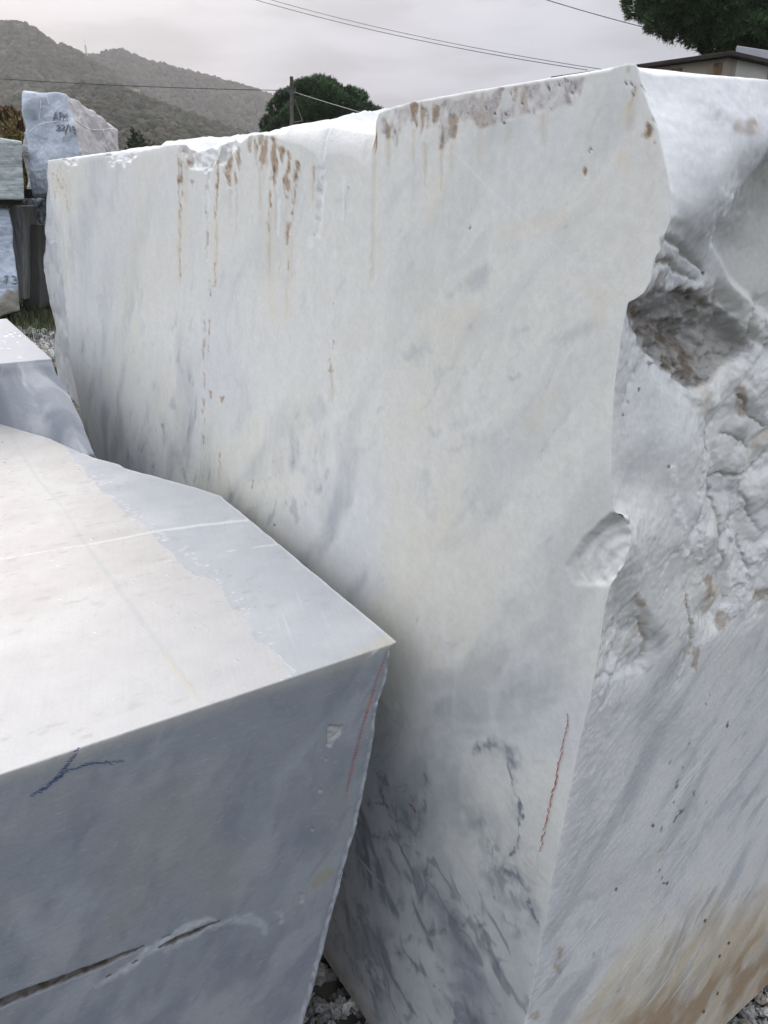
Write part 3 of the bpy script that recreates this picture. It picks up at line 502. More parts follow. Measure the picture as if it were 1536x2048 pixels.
for p in [(1336,930),(1378,1212),(1233,1777),(1335,1765),(1456,1450),(1412,545),(1248,828),(1280,776),(1300,652),(1340,672),(1458,1885),(1440,1910),(1408,2022),(1435,1985),(1410,1840),(1306,1650)]: R_(pitR, [p, (p[0]-1.5, p[1]+3)], 2.3, .95, 1, .4)
for p, w in [([(1370,1520),(1362,1550),(1353,1585)], [1.5,2,2.5]), ([(1390,1570),(1386,1590)], 1.6), ([(1330,1640),(1320,1670)], 1.3), ([(1352,1600),(1345,1610)], 2), ([(1460,1440),(1455,1455)], 2.2), ([(1500,1390),(1490,1420)], 1.2), ([(1378,1490),(1372,1500)], 1.5), ([(1340,1520),(1336,1535)], 1.3), ([(1415,1600),(1412,1610)], 2), ([(1373,1615),(1355,1630),(1350,1645)], [3,4,2]), ([(1420,1390),(1412,1410)], 1), ([(1320,1740),(1330,1775)], 2.2)]:
    R_(pitR, p, w, .75, None, 1.2, 120)
# ochre ground stain creeping up the lower right
sy = np.interp(X, [1040,1130,1200,1300,1400,1536,1700], [2060,1990,1905,1815,1760,1700,1620]); og = np.clip((Y-sy+55*fbm(w_*9, z_*9, 31, 4)+60*fbm(al*5, ac*26, 35, 3))/130, 0, 1); og2 = np.clip((Y-sy-75+110*fbm(w_*7, z_*7, 51, 4))/150, 0, 1)
c2 = np.repeat(np.array((.745,.755,.745), np.float32)[None], n2, 0)
c2 = mixv(c2, (.79,.805,.835), .9*sst(1.38, 1.5, z_)); c2 = mixv(c2, COOL, .5*sst(-.1, .5, fbm(w_*5, z_*5, 55, 4))); c2 = mixv(c2, GREY, grR)
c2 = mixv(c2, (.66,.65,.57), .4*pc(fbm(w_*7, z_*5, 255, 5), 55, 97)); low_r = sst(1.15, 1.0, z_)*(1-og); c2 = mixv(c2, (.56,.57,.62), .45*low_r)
c2 = mixv(c2, (.60,.54,.40), .75*og*(.45+.55*pc(fbm(al*6, ac*18, 4, 5), 15, 85))); c2 = mixv(c2, (.335,.25,.165), .95*og2*(.40+.60*pc(fbm(al*9, ac*13, 24, 6), 15, 80)))
ledge = np.zeros(n2, np.float32); ledge[li] = sst(-8, 14, ls); c2 = mixv(c2, (.50,.52,.50), .45*ledge)  # shade of the downward-facing zone below the ledge painted in as grey
spk = pc(fbm(w_*170, z_*170, 201, 3), 30, 80); c2 *= (1+.06*(spk-.5))[:, None]; c2 = mixv(c2, (.60,.61,.61), .6*rk*pc(fbm(w_*14, z_*14, 61, 5), 25, 80)); c2 = mixv(c2, (.42,.42,.40), .45*rk*pc(fbm(w_*30, z_*34, 161, 5), 72, 97)); c2 = mixv(c2, (.50,.43,.32), .5*rk*pc(fbm(w_*13, z_*11, 261, 4), 84, 98)); c2 = mixv(c2, FRESH, .75*np.clip(whR+.35*rk*sst(.15, .5, fbm(w_*45, z_*45, 71, 3)), 0, 1))
c2 = mixv(c2, (.40,.39,.37), .62*cav); c2 = mixv(c2, (.165,.125,.085), .9*np.clip(cb, 0, 1)*sst(-.35, .25, fbm(w_*70, z_*90, 8, 4)+.05)*np.maximum(cav, .5))
c2 = mixv(c2, (.34,.255,.165), .75*stR*sst(-.5, .1, fbm(w_*60, z_*60, 81, 3))); c2 = mixv(c2, (.30,.28,.22), .5*groove)
c2 *= (1+.055*stri*sawn)[:, None]; c2 = mixv(c2, FRESH, .45*scratch); c2 = mixv(c2, DARK, pitR*.9)
c2 = mixv(c2, (.78,.79,.79), .40*np.exp(-w_/.012)); c2 = mixv(c2, FRESH, .55*np.exp(-w_/.004)*sst(-.4, .3, fbm(z_*60, w_*60, 3, 3)))  # broad band paints the translucent edge glow; thin line is fresh stone
rough2 = np.clip(.45+.08*rk+.28*cav+.2*stR+.2*whR, 0, 1)

# ---- top face
def T_prof():
    u = LU[-1]; lipz = LZ[-1]; wr = WR(u); rz = np.maximum(np.interp(u, rgu, rgz), lipz+.001)
    W, Uc = np.meshgrid(WK, u, indexing='ij'); t = np.clip(W/wr[None], 0, 1)
    sadd = sst(.62, .66, Uc)*sst(1.12, 1.0, Uc)
    shape = t*(.45+.55*t)*sadd+(1-sadd)*np.sqrt(np.clip(t, 0, 1))
    z = lipz[None]+(rz-lipz)[None]*shape-np.clip(W-wr[None], 0, 9)*.02
    am = sst(0, .012, W)*sst(.60, .68, Uc)*(.12+.88*sst(1.3, 1.0, Uc)); f = facets(Uc*22+.5*fbm(Uc*9, W*9, 1, 3), W*13, 9)
    z += am*(.007*fbm(Uc*16, W*16, 3, 5)+.012*(f-.4)*sst(1, .6, t)+.004*fbm(Uc*60, W*30, 3, 4)+.006*ridge(Uc*22+W*9, W*14, 6, 3)-.004)*np.clip(6*t, 0, 1)
    z += (1-sst(.60, .68, Uc))*sst(0, .02, W)*.0008*fbm(Uc*30, W*30, 2, 3)
    k = sst(.10, 0, np.linspace(0, 1, NU)*(u[-1]-u[0]))[None]
    z = z*(1-k)+k*(lipz[None]+(ztR-ztR[0])[:, None])
    return z
TZ = T_prof()
# assemble one closed skin with shared seams
Lpos = np.stack([LWd, LU, LZ], -1).reshape(-1, 3)
Rpos = np.stack([w_+np.repeat(np.convolve(np.pad(LWd[:, 0], 6, mode='edge'), np.ones(13)/13, 'valid'), NW)*np.exp(-w_/.05), -D, z_], -1).reshape(NZ, NW, 3); Rpos[:, 0] = Lpos.reshape(NZ, NU, 3)[:, 0]
k_ = sst(.14, 0, np.linspace(0, 1, NU)*2.1)
TU = LU[-1][None]+(Rpos[-1, :, 1]-Rpos[-1, 0, 1])[:, None]*k_[None]
wtop = LWd[-1][None]*np.exp(-WK/.05)[:, None]
Tpos = np.stack([WK[:, None]+wtop, TU, TZ], -1)
idL = np.arange(NZ*NU).reshape(NZ, NU); o1 = NZ*NU
idR = np.empty((NZ, NW), int); idR[:, 0] = idL[:, 0]; idR[:, 1:] = o1+np.arange(NZ*(NW-1)).reshape(NZ, NW-1); o2 = o1+NZ*(NW-1)
idT = np.empty((NW, NU), int); idT[0] = idL[-1]; idT[:, 0] = idR[-1]; idT[1:, 1:] = o2+np.arange((NW-1)*(NU-1)).reshape(NW-1, NU-1); o3 = o2+(NW-1)*(NU-1)
back = np.stack([np.full(NZ, WEND), LU[:, -1], LZ[:, -1]], -1); back[-1] = Tpos[-1, -1]; idB = o3+np.arange(NZ)
V = np.concatenate([Lpos, Rpos[:, 1:].reshape(-1, 3), Tpos[1:, 1:].reshape(-1, 3), back])
tc_ = np.repeat(np.array((.78,.79,.785), np.float32)[None], (NW-1)*(NU-1), 0); tcw, tcu = Tpos[1:, 1:, 0].ravel(), Tpos[1:, 1:, 1].ravel()
tc_ = mixv(tc_, (.73,.75,.78), .8*sst(.62, .68, tcu)); tc_ = mixv(tc_, (.62,.63,.62), .6*sst(0, .5, fbm(tcu*11, tcw*11, 33, 5))); tc_ = mixv(tc_, (.55,.50,.44), .5*sst(.1, .5, fbm(tcu*14, tcw*14, 3, 4))*(1-sst(.62, .68, tcu)))
C = np.concatenate([np.concatenate([col, rough[:, None]], 1), np.concatenate([c2, rough2[:, None]], 1).reshape(NZ, NW, 4)[:, 1:].reshape(-1, 4), np.concatenate([tc_, np.full((len(tc_), 1), .62)], 1), np.tile(np.array((.7,.7,.7,.6)), (NZ, 1))]).astype(np.float32)
far_strip = np.stack([idL[:-1, -1], idL[1:, -1], idB[1:], idB[:-1]], -1); back_strip = np.stack([idR[:-1, -1], idB[:-1], idB[1:], idR[1:, -1]], -1)
bt = np.array([[idL[0, 0], idL[0, -1], idB[0], idR[0, -1]]])
Mbig = painted_marble('white_marble', 330, .0, .035)
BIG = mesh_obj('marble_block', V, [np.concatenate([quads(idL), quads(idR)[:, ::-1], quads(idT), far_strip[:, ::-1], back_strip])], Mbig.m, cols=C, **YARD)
prop(BIG, 'huge white marble block with broken rim and rust streaks, the largest in the yard', 'marble block', 'marble blocks in the yard')
V_big = V
del V, C
# chalk marks drawn on it
def chalk(name, pts, width, toy, mat, parent, n_dash, wob=.0, lean=0.0, seed=0, fade=True, off=-.0009):
    """a chalk line as the many short rubs it leaves on the grain; toy maps px -> yard point on the surface"""
    r = np.random.default_rng(seed); pts = np.asarray(pts, float); L = np.concatenate([[0], np.cumsum(np.linalg.norm(np.diff(pts, axis=0), axis=1))]); parts = []
    for i in range(n_dash):
        t = (i+r.uniform(-.2, .2))/n_dash; s = np.clip(t, 0, 1)*L[-1]
        c = np.array([np.interp(s, L, pts[:, 0]), np.interp(s, L, pts[:, 1])]); c2_ = np.array([np.interp(min(s+1, L[-1]), L, pts[:, 0]), np.interp(min(s+1, L[-1]), L, pts[:, 1])]); d = c2_-c
        d = d/(np.linalg.norm(d)+1e-9) if np.linalg.norm(d) > 0 else np.array((0, 1.)); nrm = np.array((-d[1], d[0]))
        f = (1-.65*abs(2*t-1)**3) if fade else 1
        ax = d*cos(lean)+nrm*sin(lean); bx = np.array((-ax[1], ax[0])); ln = width[0]*f*r.uniform(.6, 1.2); wd = width[1]*r.uniform(.6, 1.3); c = c+nrm*r.normal()*wob
        q = np.array([c-ax*ln-bx*wd*.5, c-ax*ln*.2-bx*wd, c+ax*ln-bx*wd*.3, c+ax*ln*.9+bx*wd*.4, c+bx*wd, c-ax*ln*.8+bx*wd*.7])
        P = np.array([toy(p) for p in q]); k = len(P); parts.append((P, [np.array([[0, i_, i_+1] for i_ in range(1, k-1)])]))
    v, f = join(parts); return mesh_obj(name, v, f, mat, parent, smooth=False)
red = plain('red_chalk', (.42,.16,.15), .9, .3, 60, 0); blue = plain('blue_chalk', (.055,.10,.23), .9, .35, 60, 0)
def onL(p): q = pxL(p); return (-.0016, q[0], q[1])
a1 = chalk('red_chalk_line', [(1137,1428),(1133,1462),(1126,1490),(1118,1530),(1110,1575),(1102,1600),(1095,1640),(1086,1680),(1078,1708)], (6.5, 1.25), onL, red, BIG, 40, 1.3, .10, 5)
a2 = chalk('red_chalk_tick', [(820,1607),(828,1615),(834,1626)], (4, 1.4), onL, red, BIG, 6, .3, .1, 6)

# ================================================================== THE NEAR GREY BLOCK
ZT = 1.05
fq = pxT(np.array([(795,1285),(0,1550)], float), ZT); fsl = (fq[1,1]-fq[0,1])/(fq[1,0]-fq[0,0])
def u_front(w): return fq[0,1]+fsl*(w-fq[0,0])
GE = [(795,1285),(783,1298),(779,1318),(776,1345),(770,1372),(757,1405),(751,1450),(745,1500),(736,1545),(728,1590),(720,1625),(712,1660),(703,1690),(690,1735),(677,1790),(668,1820),(655,1870),(648,1905),(638,1935),(626,1985),(616,2015),(608,2050),(585,2150),(565,2260)]
ge = interp_px(GE, lambda p: pxR(p, .243), 1)
def wG(z): return np.interp(z, ge[:, 1], ge[:, 0])+.0028*fbm(z*38, 3.3, 0, 4)*sst(1.03, 1.0, z)+.0012*np.abs(fbm(z*170, 6.3, 0, 2))*sst(1.04, 1.0, z)
gs = interp_px([(795,1285),(720,1222),(640,1156),(560,1090),(500,1040),(452,1001),(441,992),(400,978),(300,950),(285,947),(250,937),(240,930),(185,915),(110,880),(60,866),(0,848)], lambda p: pxT(p, ZT), 1)
UB = gs[-1, 1]
def wGr(u): return np.interp(u, gs[:, 1], gs[:, 0])+.0022*fbm(u*34, 9.3, 0, 4)*sst(.3, .5, u)*1.0
MW, MZ, MU = 560, 430, 520; WL = -1.35
gw = np.concatenate([np.linspace(0, 1, 61)[:-1]*.50, .50+.50*np.linspace(0, 1, MW-60)])
zb = .04+(ZT-.04)*np.linspace(0, 1, MZ)**.75
us = np.concatenate([np.linspace(0, .62, 330), np.linspace(.62, 1, MU-329)[1:]])
FW = WL+(wG(zb)-WL)[:, None]*gw[None]; FZ = np.repeat(zb[:, None], MW, 1); FU = u_front(FW)
U_T = fq[0,1]+(UB-fq[0,1])*us
TW = WL+(wGr(U_T)-WL)[:, None]*gw[None]; TW[0] = FW[-1]; TU_ = u_front(TW)+(UB-u_front(TW))*us[:, None]; TZ_ = np.full(TW.shape, ZT)
GF = Face(FW, FZ, lambda a, b: (a, u_front(a), b), 4, .8); GT = Face(TW, TU_, lambda a, b: (a, b, 0*a+ZT), 5, .8)
a, b = GF.A.astype(float), GF.B.astype(float); X, Y = GF.X, GF.Y; n = GF.n
z0 = lambda: np.zeros(n, np.float32)
gro, hal, chp, cl = z0(), z0(), z0(), z0()
G_L = GF.line
G_L(gro, [(-60,2033),(0,2008),(100,1968),(180,1938),(240,1912),(290,1892)], [7.5,7.5,7,5.6,3.4,.8], 1, 1.6, .55); G_L(gro, [(318,1895),(345,1882),(390,1864),(440,1842)], [1.5,4.6,3.4,.8], 1, 1.4, .6)
G_L(gro, [(266,1925),(284,1915),(305,1902)], [1.5,3,2.5], .9, 1.2, .9, 40); G_L(gro, [(215,1953),(222,1949)], [1.6,1], .8, 1, .6); G_L(gro, [(325,1876),(342,1868)], 1.3, .8, 1, .5)
G_L(hal, [(190,1972),(250,1938),(285,1912),(330,1880),(380,1850),(425,1838)], [2,6,7,9,9,3], .8, 4, 1.5); G_L(hal, [(330,1900),(400,1866),(450,1844),(500,1836),(525,1850),(530,1862)], [5,4,5,11,8,5], .55, 6, 1.8)
GF.fill(chp, [(655,1452),(684,1451),(680,1466),(668,1478),(662,1494),(653,1492),(656,1472)], 1, 2, .7); G_L(chp, [(560,1820),(566,1836)], [7,6], .5, 4, 1.8); G_L(chp, [(604,1790),(602,1800)], [4,4], .6, 3, 1); G_L(chp, [(640,1583)], [4], .7, 2, 1); G_L(chp, [(651,1519)], [3], .4, 1, 1); G_L(chp, [(625,1660)], [2.5], .5, 1, 1)
olv = z0(); G_L(olv, [(660,1742),(640,1758),(630,1772)], [9,11,6], .9, 4, 1.4)
c = np.repeat(np.array((.255,.28,.32), np.float32)[None], n, 0)
dd = (a*.55+b*.83); dc = a*.83-b*.55+.02*fbm(a*9, b*9, 3, 3)
c = mixv(c, (.205,.23,.275), .75*pc(fbm(dd*10, dc*22, 3, 6), 40, 96)); c = mixv(c, (.35,.375,.41), .6*pc(fbm(dd*6, dc*10, 13, 6), 45, 96)); c = mixv(c, (.17,.19,.23), .32*pc(fbm(dd*16, dc*46, 33, 5), 80, 99)); c = mixv(c, (.29,.30,.30), .4*pc(fbm(dd*5, dc*8, 113, 4), 50, 95)); c *= (1+.10*fbm(a*25, b*420, 213, 3))[:, None]; c = mixv(c, (.33,.33,.33), .25*sst(0, .5, fbm(a*5, b*5, 8, 3)))
fl = pc(fbm(a*60+b*14, b*330, 44, 2), 94, 99.6); c = mixv(c, (.40,.43,.47), .32*fl)
c = mixv(c, (.50,.54,.58), .9*hal*(.6+.4*sst(-.3, .3, fbm(a*90, b*90, 3, 3)))); c = mixv(c, (.45,.46,.45), .8*chp); c = mixv(c, (.30,.285,.18), .6*olv)
c = mixv(c, (.050,.037,.022), np.clip(1.6*gro, 0, 1)*(.7+.3*sst(-.2, .3, fbm(a*60, b*60, 9, 3)))); c = mixv(c, (.02,.017,.014), gro*sst(.05, .4, fbm(a*40, b*220, 19, 3)))
edge_r = sst(.010, .002, (wG(b)-a)); c = mixv(c, (.52,.55,.60), .7*edge_r*sst(-.4, .2, fbm(a*60, b*60, 3, 3)))
topband = sst(.022, .0, ZT-b); c = mixv(c, (.42,.42,.38), .55*topband); ecv = np.repeat((np.clip(fbm(FW[-1]*34, 4.4, 0, 4)-.12, 0, 1)*4)[None], MZ, 0).ravel(); c = mixv(c, (.50,.51,.52), np.clip(ecv, 0, .35)*sst(.006, .002, ZT-b))  # topband paints the glow of the translucent rim, ecv the edge highlights
dF = .0006*fbm(a*8, b*8, 3, 3)+.00016*fbm(a*40, b*260, 3, 2)+gro*(.0022+.0012*fbm(a*70, b*70, 2, 2))-.0012*hal*fbm(a*120, b*120, 3, 3)+chp*(.0016+.003*facets(a*190, b*190, 4)); dF += edge_r*.002*(1+fbm(a*90, b*90, 5, 3))
er = sst(.06, .0, ZT-b)*0
dF[(np.arange(MZ)*MW)+MW-1] *= 1
Fpos = np.stack([a, GF.A*0+u_front(a)+dF, b], -1).reshape(MZ, MW, 3); ec = np.clip(fbm(FW[-1]*22, 4.4, 0, 5)-.15, 0, 1)*.006+.0007; fall = np.exp(-(ZT-zb)/.006)[:, None]; Fpos[..., 1] += ec[None]*fall; Fpos[..., 2] -= ec[None]*.8*np.exp(-(ZT-zb)/.010)[:, None]; ec_T = ec
cF = np.concatenate([c, np.full((n, 1), .55)], 1)
# top: blue-grey strip on the right, sky reflection painted warm and pale over the rest
a, b = GT.A.astype(float), GT.B.astype(float); n = GT.n; sheen_m, scr, drop, dry, rs, yl = [np.zeros(n, np.float32) for _ in range(6)]
GT.fill(sheen_m, [(-900,1100),(-300,700),(0,845),(60,862),(110,880),(140,905),(150,925),(165,930),(175,952),(205,985),(235,1010),(250,1030),(280,1045),(300,1062),(318,1085),(345,1110),(375,1140),(398,1152),(425,1158),(442,1172),(450,1195),(462,1218),(485,1222),(490,1240),(500,1262),(510,1280),(540,1295),(550,1305),(575,1330),(592,1345),(500,1390),(0,1560),(-900,1850)], 1, 1.6, 1.1)
rr = np.random.default_rng(5)
for i in range(70):
    t = rr.uniform(0, 1); k = np.array([(175,952),(300,1062),(442,1172),(560,1315)]); x = np.interp(t, [0,.35,.7,1], k[:, 0])+abs(rr.normal())*15-4; y = np.interp(t, [0,.35,.7,1], k[:, 1])-rr.uniform(-3, 10)
    GT.line(sheen_m, [(x-rr.uniform(1, 4), y), (x+rr.uniform(1, 5), y-1)], rr.uniform(.8, 1.8), .9, .8, .3)
for i in range(170):
    x, y = rr.uniform(0, 520), rr.uniform(880, 1480); GT.line(drop, [(x-rr.uniform(0, 4), y), (x+rr.uniform(0, 4), y+.5)], rr.uniform(.5, 1.4), rr.uniform(.4, .9), .8, .4)
GT.line(scr, [(-20,1122),(200,1085),(310,1063),(400,1050),(495,1040)], [1,1,2,2.2,2.6], .8, 1.2, .2); GT.line(scr, [(330,1124),(400,1112),(480,1099),(560,1088)], [1,1.4,1.4,1.6], .6, 1, .2, 30)
GT.line(rs, [(20,868),(70,950),(130,1020),(165,1078),(240,1180),(320,1290),(385,1372),(400,1400)], [2.5,3,2,4,5,5,4,2], .8, 3, .4); GT.line(yl, [(795,1285),(740,1305),(660,1340)], [22,12,5], .9, 12, 1.5); GT.line(yl, [(330,1310),(390,1390)], 7, .6, 6, .6); GT.line(rs, [(170,1062),(190,1052),(260,1042)], 1.2, .5, 1.2, .8); GT.line(rs, [(90,935),(130,925)], [3,5], .5, 4, 1)
c = np.repeat(np.array((.455,.47,.50), np.float32)[None], n, 0); dd = a*.3+b*.95; dc = a*.95-b*.3
c = mixv(c, (.37,.395,.45), .6*sst(0, .55, fbm(a*11+b*3, b*17, 3, 5))); c = mixv(c, (.58,.59,.61), .6*sst(-.1, .5, fbm(a*6, b*9, 23, 4))); c = mixv(c, (.30,.325,.38), .5*sst(.33, .6, fbm(a*22, b*45, 33, 4)))
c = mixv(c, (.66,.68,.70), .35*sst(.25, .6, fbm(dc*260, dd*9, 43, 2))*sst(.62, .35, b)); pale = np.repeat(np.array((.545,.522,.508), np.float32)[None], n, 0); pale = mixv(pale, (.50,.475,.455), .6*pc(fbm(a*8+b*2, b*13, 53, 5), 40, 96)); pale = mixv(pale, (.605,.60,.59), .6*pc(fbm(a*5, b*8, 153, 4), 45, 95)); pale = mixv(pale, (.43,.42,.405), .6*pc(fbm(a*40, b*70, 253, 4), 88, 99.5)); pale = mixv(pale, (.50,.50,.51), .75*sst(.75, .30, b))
c = c*(1-sheen_m[:, None])+pale*sheen_m[:, None]
c = mixv(c, (.72,.74,.76), .8*scr); c = mixv(c, (.42,.45,.46), .55*rs); c = mixv(c, (.56,.50,.36), .55*yl); c = mixv(c, (.28,.27,.26), .6*drop*sst(.0, .3, fbm(a*60, b*60, 5, 2)))
c = mixv(c, (.70,.72,.74), .6*sst(.006, .0, wGr(b)-a)); dirt = pc(fbm(a*30, b*55, 311, 4), 82, 99)*pc(fbm(a*6, b*8, 313, 3), 40, 90); c = mixv(c, (.30,.28,.25), .35*dirt); c *= (1+.05*fbm(dc*380, dd*7, 317, 2)+.05*fbm(a*16, b*28, 319, 5))[:, None]; c = mixv(c, (.74,.745,.75), .55*sst(.6, 1, sheen_m*(1-sheen_m)*4))
cT = np.concatenate([c, (.50-.09*sheen_m-.28*drop)[:, None]], 1)
dT = .0010*fbm(a*6, b*6, 3, 3)*(1-.6*sheen_m)+.00025*fbm(a*70, b*70, 5, 3)*(1-.85*sheen_m)+.00018*sheen_m*fbm(a*24, b*24, 6, 3)+.0006*drop-.0001*rs-.0003*scr+.0002*sheen_m
dT *= np.repeat(sst(0, .03, us)[:, None], MW, 1).ravel()
Tp = np.stack([a, b, ZT+dT], -1).reshape(MU, MW, 3); Tp[..., 2] -= (ec_T[None]*np.exp(-(U_T-U_T[0])/.007)[:, None]*.8); Tp[..., 1] += ec_T[None]*np.exp(-(U_T-U_T[0])/.007)[:, None]; Tp[0] = Fpos[-1]
# side wall towards the big block
SWc = (wG(zb)-wG(ZT)); k = np.exp(-np.maximum(us, 0)*3.0)
SP = np.empty((MZ, MU, 3)); sw = wGr(U_T)[None]+SWc[:, None]*(.55+.45*k[None]); su = np.repeat(TU_[:, -1][None], MZ, 0); sz = np.repeat(zb[:, None], MU, 1)
rgh = .012*(facets(su*17+.5*fbm(su*8, sz*8, 3, 2), sz*17, 7)-.4)+.003*fbm(su*60, sz*60, 2, 3); rgh *= sst(0, .03, us)[None]*sst(0, .03, ZT-zb)[:, None]
SP[..., 0] = sw-np.abs(rgh); SP[..., 1] = su; SP[..., 2] = sz; SP[:, 0] = Fpos[:, -1]; SP[-1] = Tp[:, -1]
idF = np.arange(MZ*MW).reshape(MZ, MW); o1 = MZ*MW
idT = np.empty((MU, MW), int); idT[0] = idF[-1]; idT[1:] = o1+np.arange((MU-1)*MW).reshape(MU-1, MW); o2 = o1+(MU-1)*MW
idS = np.empty((MZ, MU), int); idS[:, 0] = idF[:, -1]; idS[-1] = idT[:, -1]; idS[:-1, 1:] = o2+np.arange((MZ-1)*(MU-1)).reshape(MZ-1, MU-1); o3 = o2+(MZ-1)*(MU-1)
bk = np.stack([np.full(MZ, WL), np.full(MZ, UB), zb], -1); idK = o3+np.arange(MZ)
cS = np.tile(np.array((.36,.39,.44,.65), np.float32), ((MZ-1)*(MU-1), 1))
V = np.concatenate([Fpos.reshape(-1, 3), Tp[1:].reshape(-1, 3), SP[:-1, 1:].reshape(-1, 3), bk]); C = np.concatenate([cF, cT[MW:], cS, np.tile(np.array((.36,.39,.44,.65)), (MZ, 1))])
lf = np.stack([idF[:-1, 0], idF[1:, 0], idK[1:], idK[:-1]], -1); bkq = np.stack([idK[:-1], idK[1:], idS[1:, -1], idS[:-1, -1]], -1)
bt = np.array([[idT[-1, 0], idK[-1], idT[-1, -1]]])
Mg = painted_marble('grey_marble', 260, 0, .12); Mg.set('IOR', 1.55)
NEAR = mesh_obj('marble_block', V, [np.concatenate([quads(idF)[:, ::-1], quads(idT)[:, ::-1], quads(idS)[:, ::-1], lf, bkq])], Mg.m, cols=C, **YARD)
prop(NEAR, 'grey marble block in the left foreground, flat top half grey, half paler with painted sky sheen', 'marble block', 'marble blocks in the yard')
def onF(p):
    q = pxR(p, .243)
    for _ in range(4): q = pxR(p, float(u_front(q[0])))
    return (q[0], float(u_front(q[0]))-.0012, q[1])
chalk('red_chalk_line', [(774,1299),(768,1318),(752,1360),(740,1400),(725,1450),(712,1500),(702,1540),(697,1565),(690,1597)], (4.2, .9), onF, red, NEAR, 78, .4, 1.25, 8)
chalk('blue_chalk_line', [(158,1494),(140,1522),(120,1548),(95,1572),(58,1592)], (4.2, .85), onF, blue, NEAR, 60, 1.6, .9, 9)
chalk('blue_chalk_line', [(80,1585),(105,1562),(140,1538),(180,1527),(250,1521)], (5.6, .85), onF, blue, NEAR, 54, 1.5, .35, 10)

# ================================================================== OTHER BLOCKS IN THE YARD
def marble_mat(name, base, vein, scale, rot=(0, 0, 0), stretch=(1, 1, 1), rough=.6, vamt=.6, warm=None, bump=.6, foot=None):
    m = Mat(name); v = m.obj(stretch, rot); vo = m.obj()
    n1 = m.noise(scale, 6, v, .6, 1.2); n2 = m.noise(scale*3.1, 5, v, .6, .6); n3 = m.noise(1.3, 3, vo)
    c = m.ramp(n1, [(.30, tuple(x*.84 for x in base)), (.52, base), (.75, tuple(min(.85, x*1.10) for x in base))])
    f = m.ramp(n2, [(.36, (vamt,)*3), (.50, (0, 0, 0))]); c = m.mix(f, c, vein)
    f2 = m.ramp(m.noise(scale*.9, 8, v, .7, 2.2), [(.465, (0, 0, 0)), (.50, (vamt*.9,)*3), (.535, (0, 0, 0))]); c = m.mix(f2, c, vein)
    if warm: c = m.mix(m.ramp(n3, [(.5, (0, 0, 0)), (.7, (.7,)*3)]), c, warm)
    if foot:
        sp = m.N.new('ShaderNodeSeparateXYZ'); m.L.new(vo, sp.inputs[0]); ad = m.N.new('ShaderNodeMath'); ad.operation = 'ADD'; m.L.new(sp.outputs[2], ad.inputs[0]); m.L.new(m.noise(3, 4, vo), ad.inputs[1]); c = m.mix(m.ramp(ad.outputs[0], [(.90, (1,1,1)), (.98, (0,0,0))]), c, foot)
    m.base(c); m.set('Roughness', rough); m.bump(m.noise(scale*14, 6, vo, .65), bump, .01); return m.m
def rock(name, c8, mat, seed, n=70, rnd=10, amp=.02, fac=.03, fs=3.0, label=None, extra=None, group='marble blocks in the yard'):
    """a rough quarry block through eight surveyed corners (bottom 4, top 4, order front-left, front-right, back-right, back-left)"""
    c8 = np.asarray(c8, float); t = np.linspace(-1, 1, n); s, q = np.meshgrid(t, t); o = np.ones_like(s)
    fs6 = [(s, -o, q), (o, s, q), (-s, o, q), (-o, -s, q), (s, q, o), (s, -q, -o)]; V = []; Q = []; out = []
    def trans(x, y, z):
        L = (np.abs(x)**rnd+np.abs(y)**rnd+np.abs(z)**rnd)**(1/rnd); x, y, z = x/L, y/L, z/L
        a, b, c = (x+1)/2, (y+1)/2, (z+1)/2; P = 0
        for k, wt in enumerate([(1-a)*(1-b)*(1-c), a*(1-b)*(1-c), a*b*(1-c), (1-a)*b*(1-c), (1-a)*(1-b)*c, a*(1-b)*c, a*b*c, (1-a)*b*c]): P = P+wt[..., None]*c8[k]
        return P, np.stack([x, y, z], -1)
    ctr = c8.mean(0)
    for k, (x, y, z) in enumerate(fs6):
        P, U = trans(x, y, z); d = P-ctr; d = d/np.linalg.norm(d, axis=-1)[..., None]
        h = amp*fbm(P[..., 0]*3.1+seed, P[..., 1]*3.1, P[..., 2]*3.1, 5)
        f = fac*(facets((P[..., 0]*.8+P[..., 1]*.6)*fs+.3*fbm(P[..., 0]*fs, P[..., 1]*fs, P[..., 2]*fs, 2)+seed, P[..., 2]*fs*.9+(P[..., 1]-P[..., 0])*fs*.35, seed)-.45)
        P = P+d*(h+f)[..., None]
        if extra: P = extra(k, U, P)
        ids = np.arange(n*n).reshape(n, n)+k*n*n; V.append(P.reshape(-1, 3)); Q.append(quads(ids)[:, ::-1] if k != 5 else quads(ids)[:, ::-1]); out.append(P)
    o = mesh_obj(name, np.concatenate(V), [np.concatenate(Q)], mat)
    me = o.data; 
    if label: prop(o, label, 'marble block', group)
    return o, out
def yd(w, u, z): p = np.array((OX, OY))+DR*w+DL*u; return np.array((p[0], p[1], z))
